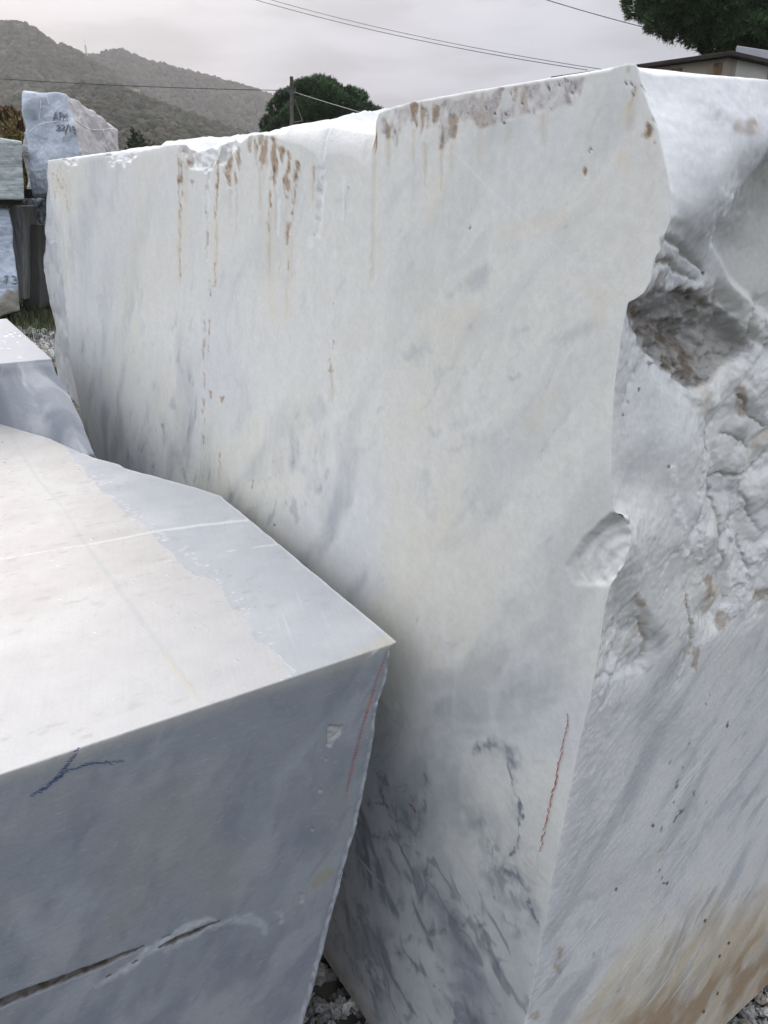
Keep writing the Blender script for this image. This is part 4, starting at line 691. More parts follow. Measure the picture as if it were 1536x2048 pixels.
# the second grey block just behind the near one: flat top, rough split front
tf, tb = pxT(np.array([(103,718),(0,745)], float), 1.2), pxT(np.array([(22,643),(0,640)], float), 1.2)
sl = (tf[1]-tf[0])/(tf[1,0]-tf[0,0]); q = pxR(np.array((185,915.)), 1.70)
WLH = -1.5
NHx, NHz = 240, 150
ts = np.linspace(0, 1, NHx)**2.3; wtop = tf[0,0]+(WLH-tf[0,0])*ts; utop = tf[0,1]+sl[1]*np.minimum(tf[0,0]-wtop, .16)*-1-.0*ts
utop = np.interp(-wtop, [-tf[0,0], -tf[1,0], 1.5], [tf[0,1], tf[1,1]+.11, 1.70])
zz = np.linspace(0, 1, NHz)**.45; Hz = .05+1.15*zz
wr_ = np.interp(Hz, [.05, .8, 1.045, 1.12, 1.2], [-.12, -.13, -.160, -.150, tf[0,0]])
HW = wr_[:, None]+(WLH-wr_)[:, None]*ts[None]; ufoot = np.interp(wtop, gs[::-1, 0][np.argsort(gs[::-1, 0])], gs[:, 1][np.argsort(gs[:, 0])]); ufoot = np.clip(ufoot, 1.25, 1.66)+.022
ks = sst(1.045, 1.195, Hz)[:, None]*.5+.5*np.clip((Hz-1.045)/.15, 0, 1)[:, None]; HU = ufoot[None]*(1-ks)+utop[None]*ks
HZ = np.repeat(Hz[:, None], NHx, 1)
rg = sst(0, .03, 1-zz)[:, None]
dip = .022*facets((HW*.8+HZ*.7)*9+.4*fbm(HW*7, HZ*7, 3, 3), (HW*-.5+HZ*.9)*13, 11)+.012*fbm(HW*14+HZ*10, HZ*26-HW*8, 4, 4)+.010*facets((HW+HZ)*26, (HZ-.7*HW)*40, 12)+.003*fbm(HW*70, HZ*70, 3, 3)
sl2 = HZ*.55-HU*.75; q1_, q2_ = HW*.55+sl2*.83, HW*.83-sl2*.55; dip = .016*facets(q1_*5, q2_*16+.4*fbm(q1_*7, q2_*7, 3, 3), 11)+.010*ridge(q1_*5, q2_*22, 4, 4)+.004*fbm(q1_*30, q2_*80, 3, 4); HU = HU+rg*dip*.8+.004*fbm(HW*30, 3., 1, 3)*(1-rg)
HW = HW+.010*fbm(HZ*16, 3.3, 0, 4)*rg*(ts[None] < .02)
Fp = np.stack([HW, HU, HZ], -1)
NHu = 120; tu = np.linspace(0, 1, NHu)
wback = np.interp(ts, [0, .1, 1], [tb[0,0], tb[1,0], WLH]); UBK = tb[1,1]+.02
Tw = HW[-1][None]*(1-tu)[:, None]+wback[None]*tu[:, None]; Tu = HU[-1][None]*(1-tu)[:, None]+UBK*tu[:, None]
Tz = 1.2+.0015*fbm(Tw*7, Tu*7, 3, 4)*sst(0, .05, tu)[:, None]
Tp = np.stack([Tw, Tu, Tz], -1); Tp[0] = Fp[-1]
Sp = np.empty((NHz, NHu, 3)); k = (1-tu)[None]; Sp[..., 0] = Tw[:, 0][None]+(HW[:, 0]-HW[-1, 0])[:, None]*np.maximum(.4, k); Sp[..., 1] = HU[:, :1]*k+Tu[-1, 0]*(1-k); Sp[..., 2] = Hz[:, None]; Sp[:, 0] = Fp[:, 0]; Sp[-1] = Tp[:, 0]
iF = np.arange(NHz*NHx).reshape(NHz, NHx); o1 = iF.size; iT = np.empty((NHu, NHx), int); iT[0] = iF[-1]; iT[1:] = o1+np.arange((NHu-1)*NHx).reshape(-1, NHx); o2 = o1+(NHu-1)*NHx
iS = np.empty((NHz, NHu), int); iS[:, 0] = iF[:, 0]; iS[-1] = iT[:, 0]; iS[:-1, 1:] = o2+np.arange((NHz-1)*(NHu-1)).reshape(NHz-1, -1)
HF = Face(HW, HZ, lambda a, b: (a, utop.mean()+0*a, b), 3); a, b = HF.A.astype(float), HF.B.astype(float)*.55-HU.ravel()*.75
c = np.repeat(np.array((.285,.31,.35), np.float32)[None], HF.n, 0); al, ac = a*.55+b*.83, a*.83-b*.55+.02*fbm(a*9, b*9, 5, 3)
c = mixv(c, (.19,.215,.255), .85*pc(fbm(al*4, ac*26, 3, 6), 40, 92)); c = mixv(c, (.46,.48,.51), .7*pc(fbm(al*6, ac*34, 13, 6), 62, 97)); c = mixv(c, (.60,.62,.65), .5*sst(.02, .0, 1.2-HF.B))
c = mixv(c, (.64,.66,.68), .6*sst(.25, .5, fbm(a*40, b*40, 3, 4))*sst(-.1, .3, fbm(a*9, b*9, 7, 2)))
HTF = Face(Tw, Tu, lambda a, b: (a, b, 0*a+1.2), 3, .4); dr = np.zeros(HTF.n, np.float32)
for x, y, r in [(12,672,4),(20,668,5),(26,672,3),(40,671,3),(8,682,2.5),(18,697,3),(5,696,2.5),(36,684,2.5),(10,685,1.6),(40,714,2.6),(22,728,2.4),(50,676,2),(14,664,2),(30,665,2.5),(44,690,1.6)]:
    HTF.line(dr, [(x-r*.7, y), (x+r*.7, y-.3)], r*.42, 1, .7, .3)
ct = np.repeat(np.array((.46,.475,.515), np.float32)[None], HTF.n, 0); ct = mixv(ct, (.37,.39,.44), .5*sst(0, .5, fbm(HTF.A*9, HTF.B*5, 3, 4))); ct = mixv(ct, (.74,.76,.78), dr)
Tp2 = Tp.copy(); Tp2[..., 2] += .0012*dr.reshape(Tp.shape[:2])
V = np.concatenate([Fp.reshape(-1, 3), Tp2[1:].reshape(-1, 3), Sp[:-1, 1:].reshape(-1, 3)]); C = np.concatenate([np.concatenate([c, np.full((HF.n, 1), .6)], 1), np.concatenate([ct, (.5-.35*dr)[:, None]], 1)[NHx:], np.tile(np.array((.4,.43,.48,.6)), ((NHz-1)*(NHu-1), 1))])
H = mesh_obj('marble_block', V, [np.concatenate([quads(iF), quads(iT), quads(iS)[:, ::-1]])], Mg.m, cols=C, **YARD)
prop(H, 'grey block with a split rough front, directly behind the left foreground one', 'marble block', 'marble blocks in the yard')

# ---- stacks of rough blocks across the yard
def quadblock(front, depths, bdx, bdz=0.0, back=None, dfar=1.6):
    """front: px TL, TR, BR, BL on the near side with their distances; the back is dfar farther along the sight of the yard"""
    P = [at(px, py, d) for (px, py), d in zip(front, depths)]
    if back is None: B_ = [p+np.array((bdx, dfar, bdz)) for p in P]
    else: B_ = [at(px, py, d) for (px, py), d in back]
    tl, tr, br, bl = P; tl2, tr2, br2, bl2 = B_
    return [bl, br, br2, bl2, tl, tr, tr2, tl2]
m_blue = marble_mat('bluish_marble', (.52,.575,.66), (.33,.37,.45), 1.5, (.3,.5,.2), (1,1,1.6), .6, .5)
m_pale = marble_mat('pale_banded_marble', (.50,.56,.57), (.24,.28,.28), 1.0, (0,.06,0), (.35,.35,4.5), .6, .75)
m_dark = marble_mat('dark_streaked_marble', (.34,.37,.42), (.06,.065,.075), 2.2, (.3,.9,.2), (1.4,1.4,.8), .6, 1.0)
m_mix = marble_mat('brown_grey_marble', (.43,.44,.47), (.15,.135,.125), 1.6, (.1,.3,0), (.6,.6,2.5), .6, .9, (.26,.19,.11))
m_blu2 = marble_mat('blue_diagonal_marble', (.50,.57,.68), (.26,.31,.40), 1.5, (.2,-.7,.3), (.6,.6,2.6), .6, .8, None, .6, (.25,.235,.205))
m_slab = marble_mat('dark_sawn_slab', (.13,.128,.124), (.07,.07,.07), 2.0, (0,0,0), (2,2,.3), .55, .4, None, .1)
m_pilr = marble_mat('grey_sawn_slab', (.30,.305,.30), (.10,.10,.10), 2.0, (0,0,0), (3,3,.3), .6, .6, None, .1)
def lobes(k, U, P):                                                    # the swollen shoulders of the block with the lettering
    x, z = U[..., 0], U[..., 2]; g = np.exp(-((x+.75)**2/.10+(z-.62)**2/.10))-.7*np.exp(-((x+.62)**2/.03+(z-.50)**2/.03))+.5*np.exp(-((x+.15)**2/.03+(z-.85)**2/.08))
    P = P.copy(); P[..., 1] -= .16*g*(U[..., 1] < 0); P[..., 0] -= .05*g
    return P
m_lit_side = marble_mat('pale_lit_side_marble', (.60,.575,.585), (.40,.39,.41), 1.6, (.3,.5,.2), (1,1,1.6), .7, .5)  # side face of the lettered block: its brighter, pinkish light put into the colour
m_seam = plain('white_calcite', (.74,.75,.77), .6, .08, 30, 0)
apm, apmf = rock('marble_block', quadblock([(47,182),(130,182),(186,392),(64,392)], (11.0,10.8,10.6,10.9), 0, back=[((95,190),13.0),((240,262),12.4),((243,392),12.2),((95,392),13.0)]), m_blue, 2, 150, 40, .07, .11, 2.0,
     'bluish rough block with grey lettering, standing on a dark beam behind the big one', lobes)
rock('marble_block', quadblock([(-70,262),(44,283),(50,400),(-70,397)], (10.2,10.2,10.2,10.2), -.85), m_pale, 5, 120, 50, .05, .06, 2.2, 'pale greenish block with thin dark bands, upper one at the left edge')
rock('marble_block', quadblock([(45,262),(95,262),(95,388),(51,388)], (12.9,12.9,12.9,12.9), .2, dfar=1.2), m_mix, 8, 90, 30, .07, .10, 3.0, 'small brown and grey streaked block squeezed behind the lettered one')
rock('marble_block', quadblock([(-60,404),(20,412),(46,632),(-60,640)], (10.4,10.4,10.1,10.1), -.80, dfar=1.4), m_blu2, 13, 110, 24, .07, .13, 1.9, 'rough blue grey block with a pencilled number, lower one at the left edge')
rock('marble_block', quadblock([(48,396),(150,396),(150,632),(76,632)], (11.9,11.9,11.9,11.9), .3, dfar=1.3), m_dark, 17, 120, 40, .08, .14, 2.6, 'dark streaked block supporting the beam below the lettered block')
rock('marble_block', quadblock([(52,450),(78,450),(81,618),(44,618)], (11.4,11.4,11.35,11.4), .02, dfar=.4), m_slab, 19, 40, 30, .004, .0, 2.0, 'nearly black sawn slab standing between the two lower blocks')
rock('marble_block', quadblock([(18,412),(46,412),(48,600),(36,600)], (11.2,11.2,11.2,11.2), .02, dfar=.4), m_pilr, 23, 40, 30, .004, .0, 2.0, 'narrow grey sawn slab under the end of the black beam')
# lettering on the two blocks
apm.data.materials.append(m_lit_side); k_ = len(apm.data.polygons)//6; mi = np.zeros(k_*6, np.int32); mi[k_:2*k_] = 1; apm.data.polygons.foreach_set('material_index', mi)
ink = plain('faded_ink', (.27,.30,.34), .9, .2, 40, 0)
def scrawl(name, parent, front, strokes, r, mat=None, off=.012):
    n = front.shape[0]; parts = []
    for s_ in strokes:
        s_ = np.array(s_, float); P = []
        for i in range(len(s_)-1):
            for t in np.linspace(0, 1, 8):
                q = s_[i]*(1-t)+s_[i+1]*t; P.append(q)
        W = []
        fl = front.reshape(-1, 3); x, y, z = fl[:, 0], fl[:, 1]-0, fl[:, 2]-EYE; d = y*CT-z*ST; PX = 768+FPX*x/d; PY = 1024-FPX*(z*CT+y*ST)/d
        for q in P:
            k = np.argsort((PX-q[0])**2+(PY-q[1])**2)[:4]; wt = 1/((PX[k]-q[0])**2+(PY[k]-q[1])**2+.05); dep = (fl[k, 1]*wt).sum()/wt.sum(); W.append(at(q[0], q[1], dep-off))
        parts.append(tube(W, r, 5))
    v, f = join(parts); mesh_obj(name, v, f, mat or ink, parent)
scrawl('painted_lettering', apm, apmf[0], [[(106,240),(111,224),(115,240)],[(107,234),(114,234)],[(119,241),(119,225),(123,225),(124,231),(119,233)],[(126,241),(127,227),(130,234),(133,227),(134,241)]], .008)
scrawl('painted_lettering', apm, apmf[0], [[(113,252),(117,250),(119,254),(113,261),(120,260)],[(123,251),(127,250),(129,254),(122,260),(130,260)],[(130,268),(136,249)],[(139,252),(140,263)],[(150,256),(146,259),(144,255),(147,252),(150,256),(150,262),(149,269)]], .008)
scrawl('white_seam', apm, apmf[0], [[(58,266),(64,259),(74,252),(88,247),(104,244),(122,241),(140,239)],[(80,196),(82,215),(78,240)],[(92,190),(98,207)]], .007, m_seam, -.001)
scrawl('white_seam', apm, apmf[1], [[(150,240),(168,254),(182,260),(205,260),(230,257)],[(140,205),(158,232),(168,250)]], .006, m_seam, -.001)
b73 = [o for o in S.objects if o.get('label', '').startswith('rough blue grey')][0]
fv = np.array([v.co for v in b73.data.vertices])[:110*110]
scrawl('painted_number', b73, fv, [[(8,553),(15,551),(13,558),(11,567)],[(9,560),(15,558)],[(23,552),(28,552),(32,554),(31,558),(27,560)],[(31,558),(36,561),(35,565),(28,567),(23,566)]], .009)
# beams between the stacks
timber = plain('weathered_timber', (.085,.055,.045), .85, .5, 14, .6); blackm = plain('dark_steel', (.016,.015,.015), .6, .4, 10, .2); rustm = plain('dark_rusted_timber', (.035,.028,.024), .8, .5, 10, .4)
def beam(name, p0, p1, h, d, mat, label, bands=False):
    p0, p1 = np.array(p0, float), np.array(p1, float); c = (p0+p1)/2; L = np.linalg.norm(p1-p0); ang = math.atan2(p1[1]-p0[1], p1[0]-p0[0]); e = empty(name, (c[0], c[1], c[2]-h/2), ang)
    prop(e, label, 'beam', 'beams under the blocks')
    if bands:                                                          # an I profile: web and two flanges
        v, f = join([box(0, 0, h/2, L, d*.25, h*.98), box(0, 0, h*.07, L, d, h*.14), box(0, 0, h*.93, L, d, h*.14)]); o = mesh_obj('profile', v, f, mat, e, smooth=False)
    else:
        v, f = box(0, 0, h/2, L, d, h); o = mesh_obj('timber', v, f, mat, e, smooth=False); bevel(o, .008)
    return e
A = at(-60,402,10.35); Bq = at(45,404,10.35); beam('steel_beam', A, Bq, .085, .12, blackm, 'black steel beam between the two blocks at the left edge', True)
A = at(50,387,11.3); Bq = at(150,387,11.3); beam('wooden_beam', A, Bq, .115, .3, rustm, 'thick dark beam carrying the lettered block')
A = at(62,379.5,11.5); Bq = at(150,379.5,11.5); beam('wooden_beam', A+np.array((0,.2,0)), Bq+np.array((0,.2,0)), .05, .2, rustm, 'thin dark packing lath lying on the thick dark beam')
A = at(40,702,6.6); Bq = at(160,702,6.6); A[2] = Bq[2] = .0; c0 = at(60,712,6.7); c1 = at(150,712,6.7); c0[2] = c1[2] = .10
beam('wooden_beam', c0, c1, .2, .2, timber, 'reddish brown timber on the gravel beyond the end of the big block')
for uu, lab in ((.75, 'timber under the near half of the big white block'), (1.75, 'timber under the far end of the big white block')):
    beam('wooden_beam', yd(.10, uu, .026), yd(1.2, uu, .026), .05, .12, timber, lab)
for uu, lab in ((.55, 'timber under the foreground grey block'), (1.35, 'timber under the back end of the foreground grey block')): beam('wooden_beam', yd(-1.2, uu, .02), yd(-.42, uu, .02), .04, .1, timber, lab)
beam('wooden_beam', yd(-1.2, 2.0, .026), yd(-.3, 2.0, .026), .05, .1, timber, 'timber under the rough fronted grey block')

# ================================================================== GROUND, GRAVEL, GRASS
m = Mat('yard_earth'); v = m.obj(); n1 = m.noise(.35, 6, v); n2 = m.noise(9, 6, v)
c = m.ramp(n2, [(.3, (.035,.032,.028)), (.55, (.085,.08,.072)), (.75, (.17,.165,.155))]); c = m.mix(m.ramp(n1, [(.45, (0,0,0)), (.6, (1,1,1))]), c, m.ramp(n2, [(.35, (.018,.028,.010)), (.7, (.05,.06,.022))])); m.base(c); m.set('Roughness', .95); m.bump(n2, .6, .03)
g = 4500; gx_ = np.array([-g, -60, -12, 0, 12, 60, g], float); gy_ = np.array([-400, -20, 0, 8, 20, 80, g+500], float); GX, GY = np.meshgrid(gx_, gy_)
gid = np.arange(GX.size).reshape(GX.shape)
ground = mesh_obj('ground', np.stack([GX, GY, 0*GX], -1).reshape(-1, 3), [quads(gid)[:, ::-1]], m.m); prop(ground, kind='structure')
def ico(sub):
    t = (1+5**.5)/2; V = np.array([(-1,t,0),(1,t,0),(-1,-t,0),(1,-t,0),(0,-1,t),(0,1,t),(0,-1,-t),(0,1,-t),(t,0,-1),(t,0,1),(-t,0,-1),(-t,0,1)], float)
    Fa = np.array([(0,11,5),(0,5,1),(0,1,7),(0,7,10),(0,10,11),(1,5,9),(5,11,4),(11,10,2),(10,7,6),(7,1,8),(3,9,4),(3,4,2),(3,2,6),(3,6,8),(3,8,9),(4,9,5),(2,4,11),(6,2,10),(8,6,7),(9,8,1)])
    for _ in range(sub):
        cache = {}; V = list(V); N_ = []
        def mid(i, j):
            k = (min(i, j), max(i, j))
            if k not in cache: cache[k] = len(V); V.append((np.array(V[i])+np.array(V[j]))/2)
            return cache[k]
        for a, b, c in Fa: x, y, z = mid(a, b), mid(b, c), mid(c, a); N_ += [(a, x, z), (b, y, x), (c, z, y), (x, y, z)]
        V = np.array(V); Fa = np.array(N_)
    V = np.array(V); return V/np.linalg.norm(V, axis=1)[:, None], Fa
def scatter(P, size, Vb, Fb, rng, flat=.75, jitter=.22, nvar=8):
    """one mesh of many stones (or crowns): P centres, size radii"""
    Vs = []
    for i in range(nvar):
        v = Vb*(1+jitter*rng.normal(size=(len(Vb), 1)))
        if flat < .9: v = np.sign(v)*np.abs(v)**.8
        Vs.append(v)
    Vs = np.array(Vs); k = rng.integers(0, nvar, len(P)); n = len(P)
    q = rng.normal(size=(n, 4)); q /= np.linalg.norm(q, axis=1)[:, None]; w, x, y, z = q.T
    R = np.stack([1-2*(y*y+z*z), 2*(x*y-z*w), 2*(x*z+y*w), 2*(x*y+z*w), 1-2*(x*x+z*z), 2*(y*z-x*w), 2*(x*z-y*w), 2*(y*z+x*w), 1-2*(x*x+y*y)], -1).reshape(n, 3, 3)
    sc_ = rng.uniform(.65, 1.35, (n, 1, 3))*np.array((1, 1, flat))
    V = np.einsum('nij,nkj->nki', R, Vs[k]*sc_)*size[:, None, None]+P[:, None]
    F_ = (np.arange(n)*len(Vb))[:, None, None]+Fb[None]
    return V.reshape(-1, 3), F_.reshape(-1, 3)
mg = Mat('gravel_stone'); a_ = mg.N.new('ShaderNodeAttribute'); a_.attribute_name = 'Col'; nz = mg.noise(90, 4, mg.obj()); mg.base(mg.mix(1.0, a_.outputs['Color'], mg.ramp(nz, [(.3, (.7,.7,.7)), (.7, (1.15,1.15,1.15))]), 'MULTIPLY')); mg.set('Roughness', .8)
def gravel(name, P, size, sub, seed, label=None):
    r = np.random.default_rng(seed); Vb, Fb = ico(sub); v, f = scatter(P, size, Vb, Fb, r)
    pal = np.array([(.34,.34,.345),(.24,.245,.25),(.42,.42,.41),(.13,.13,.13),(.30,.275,.23),(.48,.48,.48),(.19,.185,.18),(.36,.33,.28)]); cc = pal[r.choice(len(pal), len(P), p=[.2,.18,.14,.14,.08,.1,.12,.04])]*r.uniform(.75, 1.2, (len(P), 1))
    C = np.concatenate([np.repeat(cc, len(Vb), 0), np.ones((len(v), 1))], 1); o = mesh_obj(name, v, [f], mg.m, cols=C, smooth=False); prop(o, kind='stuff'); return o
r = np.random.default_rng(21)
def patch(w0, w1, u0, u1, n, zr):
    w, u = r.uniform(w0, w1, n), r.uniform(u0, u1, n); p = np.array((OX, OY))+w[:, None]*DR+u[:, None]*DL; return np.concatenate([p, r.uniform(*zr, (n, 1))], 1)
P = np.concatenate([patch(-.6, .35, -.5, 1.4, 4200, (.0, .022)), patch(.0, 1.7, -.9, .12, 4200, (.0, .024))])
gravel('gravel', P, r.uniform(.008, .0155, len(P)), 2, 31)
n_ = 9000; P = np.stack([r.uniform(-9, -1.5, n_), r.uniform(6.2, 9.6, n_), r.uniform(0, .03, n_)], -1); P = P[P[:, 0] > -P[:, 1]*.62]
gravel('gravel', P, r.uniform(.018, .038, len(P)), 1, 33)
def blades(P, h, wd, rng, lean=.5):
    n = len(P); an = rng.uniform(0, 2*pi, n); ln = rng.uniform(.1, lean, n); hh = h*rng.uniform(.5, 1.2, n)
    side = np.stack([-np.sin(an), np.cos(an), 0*an], -1); d = np.stack([np.cos(an)*ln, np.sin(an)*ln, np.ones(n)], -1)
    m1 = P+d*(hh*.55)[:, None]; tip = P+d*hh[:, None]*np.array((1.9, 1.9, .92)); w = wd*rng.uniform(.6, 1.3, n)[:, None]
    V = np.stack([P-side*w, P+side*w, m1+side*w*.7, m1-side*w*.7, tip], 1); o = (np.arange(n)*5)[:, None]
    return V.reshape(-1, 3), [np.concatenate([o+np.array([[0,1,2,3]])]), o+np.array([[3,2,4]])]
grassm = plain('grass_blade', (.045,.058,.018), .7, .6, 3, 0); drym = plain('dry_straw', (.20,.15,.065), .8, .5, 3, 0)
n_ = 9000; P = np.stack([r.uniform(-9, -2, n_), r.uniform(8.8, 13.5, n_), 0*r.uniform(0, 1, n_)], -1); keep = fbm(P[:, 0]*1.1, P[:, 1]*1.1, 1, 2) > -.25; P = P[keep]
v, f = blades(P, .16, .006, r); o = mesh_obj('grass', v, f, grassm, smooth=False); prop(o, kind='stuff')

# ================================================================== PLANTS
def leafmat(name, col, var=.45, scale=.9, rough=.6):
    m = Mat(name); n1 = m.noise(scale, 4, m.obj()); n2 = m.noise(scale*9, 3, m.obj())
    c = m.ramp(n1, [(.3, tuple(x*(1-var) for x in col)), (.7, tuple(x*(1+var) for x in col))]); c = m.mix(1.0, c, m.ramp(n2, [(.3, (.65,.65,.65)), (.7, (1.3,1.3,1.15))]), 'MULTIPLY'); m.base(c); m.set('Roughness', rough); return m.m
pine_leaf = leafmat('pine_needles', (.040,.085,.032), .5, 1.1); bark = plain('bark', (.09,.07,.055), .9, .4, 6, .5)
def tufts(P, Nn, L, k, rng, width=.06):
    """needle tufts: k thin blades fanning out of each point about its outward direction"""
    n = len(P); d = Nn[:, None]+.75*rng.normal(size=(n, k, 3)); d /= np.linalg.norm(d, axis=2)[..., None]
    l = None; s = np.cross(d, rng.normal(size=(n, k, 3))); s /= np.linalg.norm(s, axis=2)[..., None]+1e-9; l = (L*rng.uniform(.6, 1.25, (n, k)))[..., None]
    base = P[:, None]+0*d; V = np.stack([base-s*l*width, base+s*l*width, base+d*l+s*l*width*.25, base+d*l-s*l*width*.25], 2).reshape(-1, 3); return V, [np.arange(n*k*4).reshape(-1, 4)]
def stone_pine(label, base, lobes, L, dens, k, seed, trunk_top, tr=.22):
    """umbrella pine: forked trunk under a domed crown of many needle clumps; lobes = (centre, radii)"""
    rng = np.random.default_rng(seed); e = empty('stone_pine', base); prop(e, label, 'tree', 'pine trees')
    Ps, Ns = [], []
    sub = []
    for (cx, cy, cz, rx, ry, rz) in lobes:
        k_ = int(5+4.5*(rx*ry+rx*rz)**.5); d = rng.normal(size=(k_, 3)); d /= np.linalg.norm(d, axis=1)[:, None]; d[:, 2] = np.where(d[:, 2] < -.45, -d[:, 2], d[:, 2])
        for q in d: f_ = rng.uniform(.26, .44); sub.append((cx+q[0]*rx*.82, cy+q[1]*ry*.82, cz+q[2]*rz*.80, rx*f_, ry*f_, rz*f_*rng.uniform(.75, 1.1)))
    for (cx, cy, cz, rx, ry, rz) in [(a_, b_, c_, d_*.8, e_*.8, f_*.8) for a_, b_, c_, d_, e_, f_ in lobes]+sub:
        n = int(.55*dens*(rx*ry+rx*rz+ry*rz)); d = rng.normal(size=(n, 3)); d /= np.linalg.norm(d, axis=1)[:, None]; d = d[(d[:, 2] > -.75)]
        rad = rng.uniform(.80, 1.0, len(d))**.7; p = d*rad[:, None]*np.array((rx, ry, rz)); bump = 1+.13*fbm(d[:, 0]*3+cx, d[:, 1]*3+cy, d[:, 2]*3+cz, 3)+.06*fbm(d[:, 0]*9+cx, d[:, 1]*9, d[:, 2]*9, 2)
        p = p*bump[:, None]+np.array((cx, cy, cz)); keep = fbm(p[:, 0]*.9, p[:, 1]*.9, p[:, 2]*.9+seed, 3) > -.38
        Ps.append(p[keep]); Ns.append((d*np.array((.8, .8, .9))+np.array((0, 0, .55)))[keep])
    P = np.concatenate(Ps); Nn = np.concatenate(Ns); Nn /= np.linalg.norm(Nn, axis=1)[:, None]
    v, f = tufts(P, Nn, L, k, rng, .10); mesh_obj('crown', v, f, pine_leaf, e, smooth=False)
    parts = []; tt = np.array(trunk_top, float); t = np.linspace(0, 1, 9)[:, None]; parts.append(tube(np.array((0, 0, 0))*(1-t)+tt*t+np.sin(t*3)*np.array((.12, 0, 0)), tr*(1-.35*t[:, 0]), 9))
    for (cx, cy, cz, rx, ry, rz) in lobes:
        q = np.array((cx, cy, cz-rz*.1)); s0 = tt*rng.uniform(.72, 1.0); mid_ = (s0+q)/2+np.array((0, 0, -.1*rz)); tq = np.linspace(0, 1, 7)[:, None]; parts.append(tube(s0*(1-tq)**2+2*mid_*tq*(1-tq)+q*tq**2, tr*.45*(1-.8*tq[:, 0]), 6))
        for _ in range(5):
            q2 = q+rng.uniform(-1, 1, 3)*np.array((rx, ry, rz))*.4; parts.append(tube(mid_*(1-tq)+q2*tq, tr*.2*(1-.8*tq[:, 0]), 5))
    v, f = join(parts); mesh_obj('trunk', v, f, bark, e); return e
c = at(648, 262, 41)                                                    # the pine behind the saddle of the big block
stone_pine('round topped dark green pine behind the utility pole', (c[0], c[1], 0), [(0,0,4.7,2.5,2.3,1.55),(-1.85,-.3,3.9,1.25,1.4,1.15),(2.0,.2,4.0,1.35,1.5,1.05),(.3,-.6,5.15,1.4,1.4,1.05),(-.9,-.2,5.0,1.2,1.3,1.0),(1.15,.2,4.75,1.3,1.3,.85),(2.8,-.1,3.5,.8,1,.7),(-2.3,.1,3.5,.7,1,.7),(.2,-.9,3.6,1.5,1,.9)], .17, 420, 10, 3, (.2, 0, 3.0), .2)
c = at(1520, 60, 27)
stone_pine('huge dark pine crown cut by the upper right corner, above the low building', (c[0]+2.4, c[1], 0), [(-4.15,0,6.9,2.0,2.4,1.75),(-4.6,-.6,6.3,1.25,1.4,.95),(-3.1,-.9,5.85,1.7,1.7,.9),(-1.3,-1,5.8,2.1,2,1.0),(-2.2,.3,6.6,2.2,2,1.3),(-2,0,8.2,3,3,2),(1,0,8.5,4,4,2.4),(1.0,-1.2,6.4,2.4,2.2,1.2),(3.5,0,7.5,3,3,2)], .155, 560, 10, 5, (-.5, 0, 5.4), .34)
def shrub(name, label, cat, base, rad, h, mat, n, leaf, seed, group=None, k=7, width=.22):
    rng = np.random.default_rng(seed); e = empty(name, base); prop(e, label, cat, group); d = rng.normal(size=(n, 3)); d /= np.linalg.norm(d, axis=1)[:, None]; d[:, 2] = np.abs(d[:, 2])
    rr_ = rng.uniform(.45, 1, n)**.6; p = d*rr_[:, None]*np.array((rad, rad, h))*(1+.3*fbm(d[:, 0]*2.5+seed, d[:, 1]*2.5, d[:, 2]*2.5, 3))[:, None]
    v, f = tufts(p, d, leaf, k, rng, width); mesh_obj('foliage', v, f, mat, e, smooth=False)
    v, f = join([tube([(0, 0, 0), (x*.4, y*.4, h*.5), (x, y, h*.8)], (.03, .02, .008), 5) for x, y in rng.normal(size=(6, 2))*rad*.35]); mesh_obj('stem', v, f, bark, e); return e
bushg = leafmat('bush_leaf', (.035,.055,.028), .4, 1.5); ochre = leafmat('ochre_leaf', (.15,.115,.035), .5, 1.5); brownl = leafmat('dry_brown_leaf', (.10,.06,.04), .5, 1.5)
c = at(272, 285, 30); shrub('bush', 'dark green bush beyond the far rim of the big block', 'bush', (c[0], c[1], c[2]-1.6), .55, 1.95, bushg, 700, .12, 3, 'bushes beyond the yard'); c = at(300, 292, 31); shrub('bush', 'ochre bush right beside the dark green one', 'bush', (c[0], c[1], c[2]-1.5), .8, 1.6, ochre, 600, .11, 4, 'bushes beyond the yard')
for i, (px, py, d, lab) in enumerate([(6,268,15,'yellow brown bush at the left edge below the reeds'),(26,262,15.4,'yellow brown bush in the middle below the reeds'),(42,275,15.2,'yellow brown bush beside the lettered block')]):
    c = at(px, py, d); shrub('bush', lab, 'bush', (c[0], c[1], 0), .42, c[2]+.12, ochre, 900, .09, 20+i, 'dry bushes at the left')
# dry reeds with red-brown stems behind them, bound by an arched rail
reedm = leafmat('red_brown_reed', (.13,.065,.045), .5, 3); palem = leafmat('pale_reed', (.30,.24,.19), .4, 3)
e = empty('reed_clump', (*at(20, 240, 16)[:2], 0)); prop(e, 'clump of tall red brown dry reeds behind the yellow bushes', 'reeds'); b0 = at(20, 240, 16); parts, parts2 = [], []
for i in range(150):
    px = r.uniform(-45, 50); top = np.interp(px, [-45, 0, 22, 50], [225, 216, 213, 232])+r.normal()*2.5; d = 16+r.uniform(-.3, .5); q = at(px, top, d)-np.array((b0[0], b0[1], 0)); ln = r.normal()*.12
    (parts if r.uniform() < .72 else parts2).append(tube([(q[0]+ln, q[1], 0), (q[0]+ln*.3, q[1], q[2]*.6), (q[0], q[1], q[2])], (.02, .016, .008), 4))
v, f = join(parts); mesh_obj('stem', v, f, reedm, e); v, f = join(parts2); mesh_obj('stem', v, f, palem, e)
